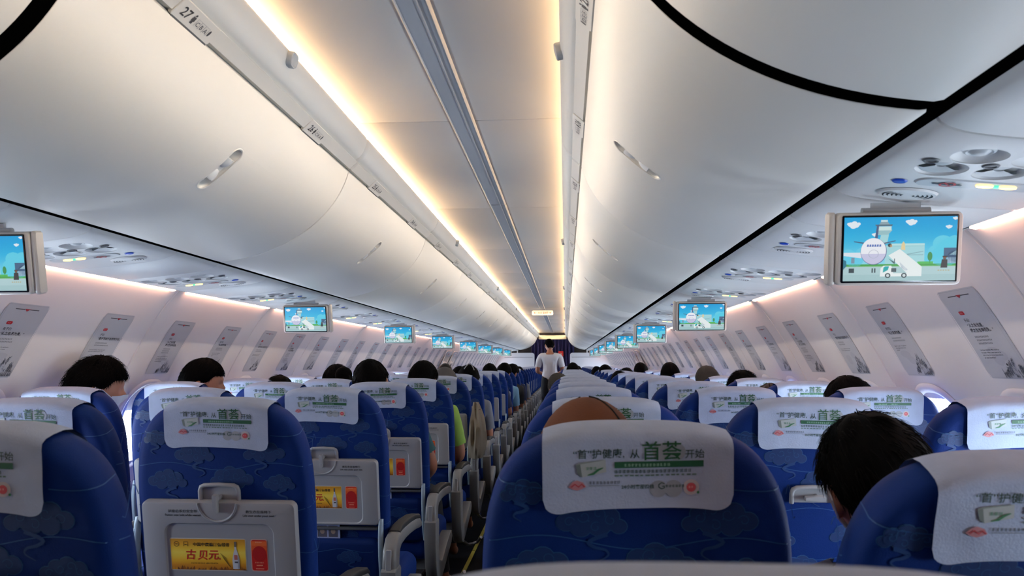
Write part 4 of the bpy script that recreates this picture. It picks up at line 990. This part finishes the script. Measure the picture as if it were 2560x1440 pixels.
def hair_mesh(style, seed, strands=500):
    rnd = random.Random(seed); mb = MB(); thick = {'buzz': .006, 'short': .014, 'spiky': .017, 'long': .018, 'bun': .012, 'wavy': .020}[style]
    N, K = 22, 40; rings = []
    for i in range(N+1):
        row = []
        for j in range(K):
            ph = 2*math.pi*j/K; zl = hairline(ph, style); th_max = math.acos(max(-1, min(1, zl/.118)))
            th = max(.015, th_max*i/N); e = thick*min(1, (N-i)/3.0+.12)*(1 + .35*noise.noise(Vector((math.cos(ph)*2.3+seed, math.sin(ph)*2.3, th*2.2))))
            row.append(head_point(th, ph, e))
        rings.append(row)
    mb.loft(rings, True, True, False)
    whorl = rnd.uniform(-.6, .6)
    for n in range(strands):
        ph = rnd.uniform(0, 2*math.pi); zl = hairline(ph, style); tm = math.acos(max(-1, min(1, zl/.118))); th = tm*math.sqrt(rnd.uniform(.0, 1.0))
        th = max(.05, th); L = {'buzz': .010, 'short': .026, 'spiky': .036, 'long': .06, 'bun': .030, 'wavy': .036}[style]*rnd.uniform(.6, 1.2)*(1 - .62*(th/tm)**4)
        a = head_point(th, ph, thick*.92*min(1, (1-th/tm)*6+.25)); nrm = (head_point(th, ph, .02) - head_point(th, ph, 0)).normalized()
        down = (head_point(th+.06, ph, 0) - head_point(th, ph, 0)).normalized(); side = nrm.cross(down)
        tan = (down*1.0 + side*(whorl + rnd.uniform(-.5, .5))).normalized(); lift = {'spiky': rnd.uniform(.25, .8), 'buzz': .8, 'wavy': rnd.uniform(.2, .6)}.get(style, rnd.uniform(.12, .42))
        wv = side*rnd.uniform(-1, 1); wd = rnd.uniform(.0022, .0042); pts = []
        for q in range(4):
            t = q/3; pts.append(a + tan*L*t + nrm*(L*lift*t*(1.25-.75*t)) - Vector((0, 0, 1))*L*.22*t*t)
        s2 = nrm.cross(tan).normalized()
        prev = None
        for q, p in enumerate(pts):
            h = wd*(1-.85*q/3)/2; cur = (p + s2*h, p - s2*h, p + nrm*h*.8)
            if prev: mb.face([prev[0], prev[2], cur[2], cur[0]]); mb.face([prev[2], prev[1], cur[1], cur[2]])
            prev = cur
    if style == 'long':
        rr = []
        for i in range(9):
            t = i/8; rr.append([(.088*(1-.25*t)*math.cos(R(a)), -.02 - .085*(1-.15*t)*math.sin(R(a))*(1 if math.sin(R(a)) > 0 else .25), .02 - .30*t) for a in range(0, 360, 15)])
        mb.loft(rr, True, False, True)
    if style == 'bun':
        rr = []
        for i in range(9):
            a = math.pi*i/8; rr.append([(.052*math.sin(a)*math.cos(R(q)), -.135 + .040*math.cos(a), .045 + .050*math.sin(a)*math.sin(R(q))) for q in range(0, 360, 24)])
        mb.loft(rr, True, True, True)
        mb.tube([(0, -.165, .03), (.005, -.175, -.01), (0, -.16, -.06)], [.028, .022, .006], 10)
    return mb
_hair = {}
def hair(style, seed, n):
    k = (style, seed, n)
    if k not in _hair: _hair[k] = hair_mesh(style, seed, n).mesh('hair', 'hair', 60)
    return _hair[k]
def fingers(J, E, wr, el, sx, spread=1.0):
    """palm and five fingers on the end of a forearm"""
    w_, e = Vector(wr), Vector(el); d = (w_-e).normalized(); side = Vector((sx, 0, 0)) - d*d.x*sx
    side = side.normalized() if side.length > .2 else Vector((0, 1, 0)); nd = d.cross(side).normalized()
    tag_ = 'L' if sx < 0 else 'R'; J['palm'+tag_] = (tuple(w_ + d*.055), (.030, .014)); E.append(('wr'+tag_, 'palm'+tag_))
    for i, (o, l) in enumerate(((-.030, .070), (-.010, .080), (.010, .076), (.029, .060))):
        b = w_ + d*.082 + side*o; m_ = b + d*l*.5 - nd*.010; t = b + d*l*.85 - nd*.030
        for n, p, r in (('a', b, .0095), ('b', m_, .0088), ('c', t, .0075)): J['f%d%s%s' % (i, n, tag_)] = (tuple(p), r)
        E += [('palm'+tag_, 'f%da%s' % (i, tag_)), ('f%da%s' % (i, tag_), 'f%db%s' % (i, tag_)), ('f%db%s' % (i, tag_), 'f%dc%s' % (i, tag_))]
    b = w_ + d*.035 - side*.034*1.0; J['tha'+tag_] = (tuple(b), .011); J['thb'+tag_] = (tuple(b + d*.03 - side*.018), .010); J['thc'+tag_] = (tuple(b + d*.055 - side*.022), .008)
    E += [('wr'+tag_, 'tha'+tag_), ('tha'+tag_, 'thb'+tag_), ('thb'+tag_, 'thc'+tag_)]
def remeshed(mb, name, m, vox):
    me = mb.mesh('tmp', m, 0); o = obj('tmp', me); r = o.modifiers.new('r', 'REMESH'); r.mode = 'VOXEL'; r.voxel_size = vox; s = o.modifiers.new('s', 'SMOOTH'); s.factor = .4; s.iterations = 2
    ev = bpy.data.meshes.new_from_object(o.evaluated_get(bpy.context.evaluated_depsgraph_get())); ev.name = name
    bm = bmesh.new(); bm.from_mesh(ev); seen = set(); best = []
    for v in bm.verts:
        if v in seen: continue
        st, comp = [v], [v]; seen.add(v)
        while st:
            for e in st.pop().link_edges:
                for q in e.verts:
                    if q not in seen: seen.add(q); st.append(q); comp.append(q)
        if len(comp) > len(best): best = comp
    keep = set(best); bmesh.ops.delete(bm, geom=[v for v in bm.verts if v not in keep], context='VERTS'); bm.to_mesh(ev); bm.free()
    ev.polygons.foreach_set('use_smooth', [True]*len(ev.polygons)); bpy.data.objects.remove(o); return ev
BE = [('pel', 'sp'), ('sp', 'ch'), ('ch', 'nk'), ('nk', 'hd'), ('ch', 'shL'), ('shL', 'elL'), ('elL', 'wrL'), ('ch', 'shR'), ('shR', 'elR'), ('elR', 'wrR'), ('pel', 'hpL'), ('hpL', 'knL'), ('knL', 'anL'), ('anL', 'toL'), ('pel', 'hpR'), ('hpR', 'knR'), ('knR', 'anR'), ('anR', 'toR')]
def figure(J, hp, yaw, pitch, roll, vox):
    """returns body, shirt and trousers meshes and the head matrix"""
    mx = Matrix.Translation(hp) @ Matrix.Rotation(yaw, 4, 'Z') @ Matrix.Rotation(pitch, 4, 'X') @ Matrix.Rotation(roll, 4, 'Y')
    E = list(BE); JB = dict(J)
    JB['hd'] = (tuple(mx @ Vector((0, -.012, -.055))), .050)
    for t, sx in (('L', -1), ('R', 1)): fingers(JB, E, J['wr'+t][0], J['el'+t][0], sx)
    body = skin_body(JB, E); head_mesh(body, mx)
    bm_ = remeshed(body, 'body', 'skin', vox)
    g = lambda n, k=1.0, d=(0, 0, 0): (tuple(a+b for a, b in zip(J[n][0], d)), tuple(x*k for x in J[n][1]) if isinstance(J[n][1], tuple) else J[n][1]*k)
    segs = [('pel', 'sp', 's', 0, 1), ('sp', 'ch', 's', 0, 1), ('ch', 'nk', 's', 0, .62), ('nk', 'hd', 'x', 0, 1)]
    for t in 'LR': segs += [('ch', 'sh'+t, 's', 0, 1), ('sh'+t, 'el'+t, 's', 0, .72), ('el'+t, 'wr'+t, 'x', 0, 1), ('pel', 'hp'+t, 't', .25, 1), ('hp'+t, 'kn'+t, 't', 0, 1), ('kn'+t, 'an'+t, 't', 0, .93), ('an'+t, 'to'+t, 'x', 0, 1)]
    S2 = [(Vector(J[a][0]), Vector(J[b][0]) - Vector(J[a][0]), (J[a][1] if not isinstance(J[a][1], tuple) else J[a][1][1]), c, t0, t1) for a, b, c, t0, t1 in segs]
    hc = mx.translation; cls = []
    for v in bm_.vertices:
        p = v.co; best = (9, 'x')
        for a, d, r, c, t0, t1 in S2:
            t = max(0, min(1, (p-a).dot(d)/d.length_squared)); q = (p - a - d*t).length - r*.6
            if q < best[0]: best = (q, c if t0 <= t <= t1 else 'x')
        cls.append('x' if (p-hc).length < .125 and p.z > hc.z - .11 else best[1])
    def shell(k, off, name, m):
        o_ = MB(); mp = {}
        for f in bm_.polygons:
            if all(cls[i] == k for i in f.vertices) or (k == 't' and all(cls[i] in 'ts' for i in f.vertices) and all(abs(bm_.vertices[i].co.z - J['pel'][0][2]) < .05 for i in f.vertices)):
                q = []
                for i in f.vertices:
                    if i not in mp: mp[i] = len(o_.v); v = bm_.vertices[i]; w_ = 1 + .35*noise.noise(v.co*16); o_.v.append(tuple(v.co + v.normal*off*w_))
                    q.append(mp[i])
                o_.f.append(tuple(q)); o_.c.append(None); o_.m.append(0)
        return o_.mesh(name, m, 70)
    shirt = shell('s', .013, 'shirt', 'white'); tr = shell('t', .010, 'trousers', 'trousers')
    return bm_, shirt, tr, mx
SEATED = dict(pel=((0, .195, .575), (.15, .095)), sp=((0, .175, .72), (.135, .09)), ch=((0, .145, .925), (.155, .095)), nk=((0, .115, 1.045), .055), hd=((0, .12, 1.11), .052),
              shL=((-.165, .15, .985), .056), elL=((-.215, .21, .73), .041), wrL=((-.13, .42, .66), .027), shR=((.165, .15, .985), .056), elR=((.215, .21, .73), .041), wrR=((.13, .42, .66), .027),
              hpL=((-.085, .22, .56), .082), knL=((-.105, .60, .55), .058), anL=((-.105, .60, .095), .036), toL=((-.11, .72, .04), .034), hpR=((.085, .22, .56), .082), knR=((.105, .60, .55), .058), anR=((.105, .60, .095), .036), toR=((.11, .72, .04), .034))
HEADS = Vector((0, .135, 1.175))
_fig = {}
def seated_figure(yaw, pitch, roll, vox, slump=0.0):
    k = (round(yaw), round(pitch), round(roll), vox, slump)
    J = {n: ((p[0], p[1], p[2] - slump*(1 if n in ('ch', 'nk', 'hd', 'shL', 'shR') else .7 if n in ('sp', 'elL', 'elR') else 0)), r) for n, (p, r) in SEATED.items()}
    if k not in _fig: _fig[k] = figure(J, HEADS - Vector((0, 0, slump)), R(yaw), R(pitch), R(roll), vox)
    return _fig[k]
def seat_person(sd, k, j, hx, top, label, style='short', shirt='navy', yaw=0, pitch=-6, roll=0, near=False, hairm='hair', seed=1, extra=None):
    x, hinge, tilt = SEATS[sd, k, j]
    slump = max(0, round((1.303 - (top - .010)/.96)/.03)*.03)
    bm_, sh, tr, mx = seated_figure(yaw, pitch, roll, .006 if near else .010, slump)
    sc = (top - .010)/(HEADS.z - slump + .118 + {'buzz': 0, 'short': .010, 'spiky': .016, 'long': .012, 'bun': .010, 'wavy': .014}[style])
    sc = max(.88, min(1.04, sc)); dx = hx - x
    rl = math.atan2(dx, .70) if abs(dx) > .03 else 0.0                # leans from the hips towards hx
    p = thing('person', label, 'person', (x, hinge + .012, 0), 'seated passengers')
    p.scale = (sc, sc, sc)
    piv = Vector((0, .195, .545)); lean = Matrix.Translation(piv) @ Matrix.Rotation(rl*.86, 4, 'Y') @ Matrix.Translation(-piv)
    b = obj('body', bm_, p); b.matrix_local = lean
    s = obj('shirt', sh, p); s.matrix_local = lean; s.material_slots[0].link = 'OBJECT'; s.material_slots[0].material = M[shirt]
    t = obj('trousers', tr, p); t.matrix_local = lean
    h = obj('hair', hair(style, seed, 1500 if near else 260), p); h.matrix_local = lean @ mx; h.material_slots[0].link = 'OBJECT'; h.material_slots[0].material = M[hairm]
    if extra: extra(p, lean @ mx)
    return p
def add_cap(p, mx):
    mb = MB(); rr = []
    for i in range(11):
        th = R(4 + 92*i/10); rr.append([head_point(th, 2*math.pi*j/40, .016 + .006*math.cos(th)) for j in range(40)])
    mb.loft(rr, True, True, False); rr2 = [[head_point(R(96), 2*math.pi*j/40, .0145) for j in range(40)], [head_point(R(88), 2*math.pi*j/40, .013) for j in range(40)]]; mb.loft([rr[-1]] + rr2)
    c = obj('cap', mb.mesh('cap', 'capbrown', 50), p); c.matrix_local = mx
    mb = MB().slab([(-.07, .08), (-.078, .12), (-.05, .165), (0, .18), (.05, .165), (.078, .12), (.07, .08)][::-1], [(0, -.004), (0, .004)], lambda u, v, d: (u, v, .018 + d - (u/.08)**2*.015)); b = obj('peak', mb.mesh('peak', 'capbrown', 40), c)
    for a in (20, 200): mb = MB().tube([head_point(R(t), R(a + 90), .0235 - .0006*t/10) for t in range(6, 97, 10)], .0016, 6); obj('seam', mb.mesh('seam', 'hairb', 40), c)
def add_beanie(p, mx):
    mb = MB(); rr = []
    for i in range(11):
        th = R(3 + 90*i/10); rr.append([head_point(th, 2*math.pi*j/40, .020 + (.003 if i > 7 else 0) + .001*math.cos(j*math.pi)) for j in range(40)])
    mb.loft(rr, True, True, False); c = obj('beanie', mb.mesh('beanie', 'beanie', 50), p); c.matrix_local = mx
def add_mask(p, mx):
    mb = MB(); rr = []
    for i in range(9):
        th = R(97 + 44*i/8); rr.append([head_point(th, R(28 + 124*j/16), .006) for j in range(17)])
    mb.loft(rr, closed=False); c = obj('face_mask', mb.mesh('face_mask', 'mask', 60), p); c.matrix_local = mx
    for a in (1, -1):
        A = head_point(R(100), R(90 - a*62), .006); Bp = head_point(R(134), R(90 - a*58), .006); mb = MB()
        mb.tube([A, Vector((a*.081, .012, .006)), Vector((a*.087, -.018, .018)), Vector((a*.088, -.036, -.008)), Vector((a*.082, -.020, -.038)), Bp], .0017, 6); obj('ear_loop', mb.mesh('ear_loop', 'mask', 40), c)
def add_clips(p, mx):
    for s in (-1, 1):
        mb = MB().tube([head_point(R(t), R(270 + s*(10 + t*.35)), .030) for t in range(8, 62, 9)], .0035, 6); c = obj('hair_clip', mb.mesh('hair_clip', 'grey', 40), p); c.matrix_local = mx
def add_glasses(p, mx):
    pass
def people():
    P = seat_person
    P(-1, 2, 2, -1.462, 1.282, 'person with swept black hair and mask strap by the left window, third row', 'spiky', 'darkshirt', -48, -8, 10, True, seed=3, extra=add_mask)
    P(-1, 3, 2, -1.43, 1.274, 'person with short black hair turned right by the left window, fourth row', 'short', 'cream', -62, -4, 3, True, seed=4)
    P(-1, 4, 2, -1.285, 1.183, 'person low in the left window seat, only black hair showing, fifth row', 'wavy', 'navy', 10, -4, 0, seed=5)
    P(-1, 4, 1, -.985, 1.245, 'person with black hair tied in a bun in the left middle seat, fifth row', 'bun', 'maroon', 35, -6, 0, True, seed=6)
    P(-1, 3, 0, -.60, 1.275, 'person with smooth round black hair in the left aisle seat, fourth row', 'short', 'teal', 4, -2, -3, True, seed=7)
    P(-1, 4, 0, -.469, 1.262, 'person in a lime green shirt in the left aisle seat, fifth row', 'short', 'lime', -6, -5, 0, True, seed=8)
    P(-1, 5, 0, -.440, 1.205, 'person wearing a dark grey beanie in the left aisle seat, sixth row', 'buzz', 'khaki', 0, -4, 0, seed=9, extra=add_beanie)
    P(-1, 6, 0, -.375, 1.237, 'person with grey clips in loose black hair, left aisle seat, seventh row', 'wavy', 'greyshirt', 8, -6, 0, seed=10, extra=add_clips)
    P(-1, 8, 1, -.80, 1.252, 'person with thinning brown hair in the left middle seat, ninth row', 'buzz', 'greyshirt', 0, -6, 0, seed=11, hairm='hairb')
    P(-1, 9, 0, -.47, 1.246, 'person with black hair in the left aisle seat, tenth row', 'short', 'navy', 0, -6, 0, seed=12)
    P(-1, 9, 1, -.75, 1.232, 'person with black hair in the left middle seat, tenth row', 'short', 'maroon', 0, -6, 0, seed=13)
    P(-1, 10, 0, -.335, 1.258, 'person in a pale blue shirt leaning into the aisle on the left, eleventh row', 'wavy', 'denim', -10, -10, 0, seed=14)
    P(-1, 11, 0, -.29, 1.256, 'person with glossy black hair leaning into the aisle on the left, twelfth row', 'short', 'darkshirt', -15, -6, 0, seed=15)
    P(-1, 12, 0, -.33, 1.245, 'person with black hair in the left aisle seat, thirteenth row', 'short', 'navy', 0, -6, 0, seed=16)
    P(-1, 14, 0, -.35, 1.20, 'person with black hair in the left aisle seat, fifteenth row', 'short', 'greyshirt', 0, -6, 0, seed=17)
    P(-1, 4, 1, -.985, 1.245, '', 'bun') if False else None
    P(-1, 7, 1, -.93, 1.215, 'person with black hair low in the left middle seat, eighth row', 'short', 'teal', 0, -4, 0, seed=18)
    # right block
    P(1, 0, 0, .372, 1.180, 'person in a brown cap just ahead of the large dark blue seat', 'short', 'darkshirt', 24, -4, 6, True, seed=21, extra=add_cap)
    P(1, 0, 1, .870, 1.160, 'person with thick black hair and a mask loop over the ear, leaning left', 'wavy', 'navy', -6, -14, -5, True, seed=22, extra=add_mask)
    P(1, 2, 2, 1.385, 1.196, 'person with smooth black hair by the right window, third row', 'short', 'greyshirt', 20, -4, 0, True, seed=23)
    P(1, 4, 2, 1.362, 1.206, 'person with tousled black hair by the right window, fifth row', 'spiky', 'navy', 10, -4, 6, True, seed=24)
    P(1, 3, 2, 1.29, 1.150, 'person with low brown hair by the right window, fourth row', 'wavy', 'maroon', 0, -4, 0, seed=25, hairm='hairb')
    P(1, 5, 2, 1.29, 1.230, 'person with cropped greying hair by the right window, sixth row', 'buzz', 'greyshirt', 15, -5, 0, True, seed=26, hairm='greyhair')
    P(1, 7, 2, 1.245, 1.262, 'person with round black hair by the right window, eighth row', 'short', 'navy', 0, -4, 0, seed=27)
    P(1, 10, 2, 1.21, 1.270, 'person with black hair by the right window, eleventh row', 'short', 'greyshirt', 0, -5, 0, seed=28)
    P(1, 9, 1, 1.06, 1.200, 'person with black hair in the right middle seat, tenth row', 'wavy', 'teal', 0, -5, 0, seed=29)
    P(1, 5, 0, .255, 1.195, 'person with dark grey hair leaning into the aisle on the right, sixth row', 'buzz', 'darkshirt', 15, -6, 0, True, seed=30, hairm='greyhair')
    P(1, 4, 1, .83, 1.150, 'person with black hair low in the right middle seat, fifth row', 'short', 'navy', 0, -5, 0, seed=31)
    P(1, 7, 1, .80, 1.186, 'person with black hair in the right middle seat, eighth row', 'short', 'maroon', 0, -5, 0, seed=32)
    P(1, 11, 0, .445, 1.254, 'person with black hair in the right aisle seat, twelfth row', 'short', 'navy', 0, -5, 0, seed=33)
    P(1, 12, 1, .75, 1.216, 'person with black hair in the right middle seat, thirteenth row', 'short', 'teal', 0, -5, 0, seed=34)
    P(1, 13, 0, .56, 1.216, 'person with black hair in the right aisle seat, fourteenth row', 'short', 'greyshirt', 0, -5, 0, seed=35)
    P(1, 11, 1, .86, 1.228, 'person with black hair in the right middle seat, twelfth row', 'wavy', 'greyshirt', 0, -5, 0, seed=36)
    # standing crew member seen from behind
    J = dict(pel=((0, 0, .93), (.135, .095)), sp=((0, -.005, 1.08), (.125, .085)), ch=((0, -.01, 1.30), (.15, .10)), nk=((0, .005, 1.435), .056), hd=((0, .02, 1.50), .052),
             shL=((-.175, -.01, 1.365), .058), elL=((-.235, .00, 1.09), .043), wrL=((-.16, .22, 1.05), .028), shR=((.175, -.01, 1.365), .058), elR=((.235, .00, 1.09), .043), wrR=((.16, .22, 1.05), .028),
             hpL=((-.085, 0, .88), .09), knL=((-.09, .01, .49), .06), anL=((-.09, -.02, .095), .038), toL=((-.10, .13, .035), .035), hpR=((.085, 0, .88), .09), knR=((.09, .01, .49), .06), anR=((.09, -.02, .095), .038), toR=((.10, .13, .035), .035))
    bm_, sh, tr, mx = figure(J, Vector((-.012, .045, 1.555)), R(18), R(-22), 0, .007)
    p = thing('person', 'standing person in a white short-sleeved shirt seen from behind in the aisle', 'person', (.085, 13.5, 0))
    obj('body', bm_, p); obj('shirt', sh, p); obj('trousers', tr, p); h = obj('hair', hair('short', 40, 700), p); h.matrix_local = mx
    mb = MB().tube([(.058*math.cos(R(a)), -.002 + .056*math.sin(R(a)), 1.425 + .006*math.sin(R(a))) for a in range(0, 361, 20)], .013, 8, sx=.6); obj('collar', mb.mesh('collar', 'white', 50), p)
    for s in (-1, 1):
        mb = MB().rbox((s*.095, .045, .035), (.09, .27, .07), .03, 3); obj('shoe', mb.mesh('shoe', 'pad', 50), p)
people()

# jacket hanging over the armrest into the aisle beside the sixth row on the left
def jacket():
    mb = MB(); rr = []
    for i in range(15):
        t = i/14; rad = .020 + .050*math.sin(min(1, t*1.25)*math.pi*.62)*(1 if t < .85 else (1-(t-.85)*2.2)); row = []
        for k in range(28):
            a = 2*math.pi*k/28; q = 1 + .16*math.sin(a*5 + t*3) + .10*math.sin(a*9 - t*5); row.append((rad*.75*q*math.cos(a) + .012*math.sin(t*3), rad*1.25*q*math.sin(a), .99 - .345*t))
        rr.append(row)
    mb.loft(rr, True, True, True)
    t = tag(obj('jacket', mb.mesh('jacket', 'khaki', 60), None, (-.205, 4.72, 0)), 'khaki jacket hanging beside the left aisle seats, below the grey beanie', 'jacket')
    mb = MB().tube([(.020*math.cos(R(a)) + .008, .034*math.sin(R(a)), .945) for a in range(0, 361, 20)], .004, 6); obj('cord', mb.mesh('cord', 'pad', 40), t)
jacket()
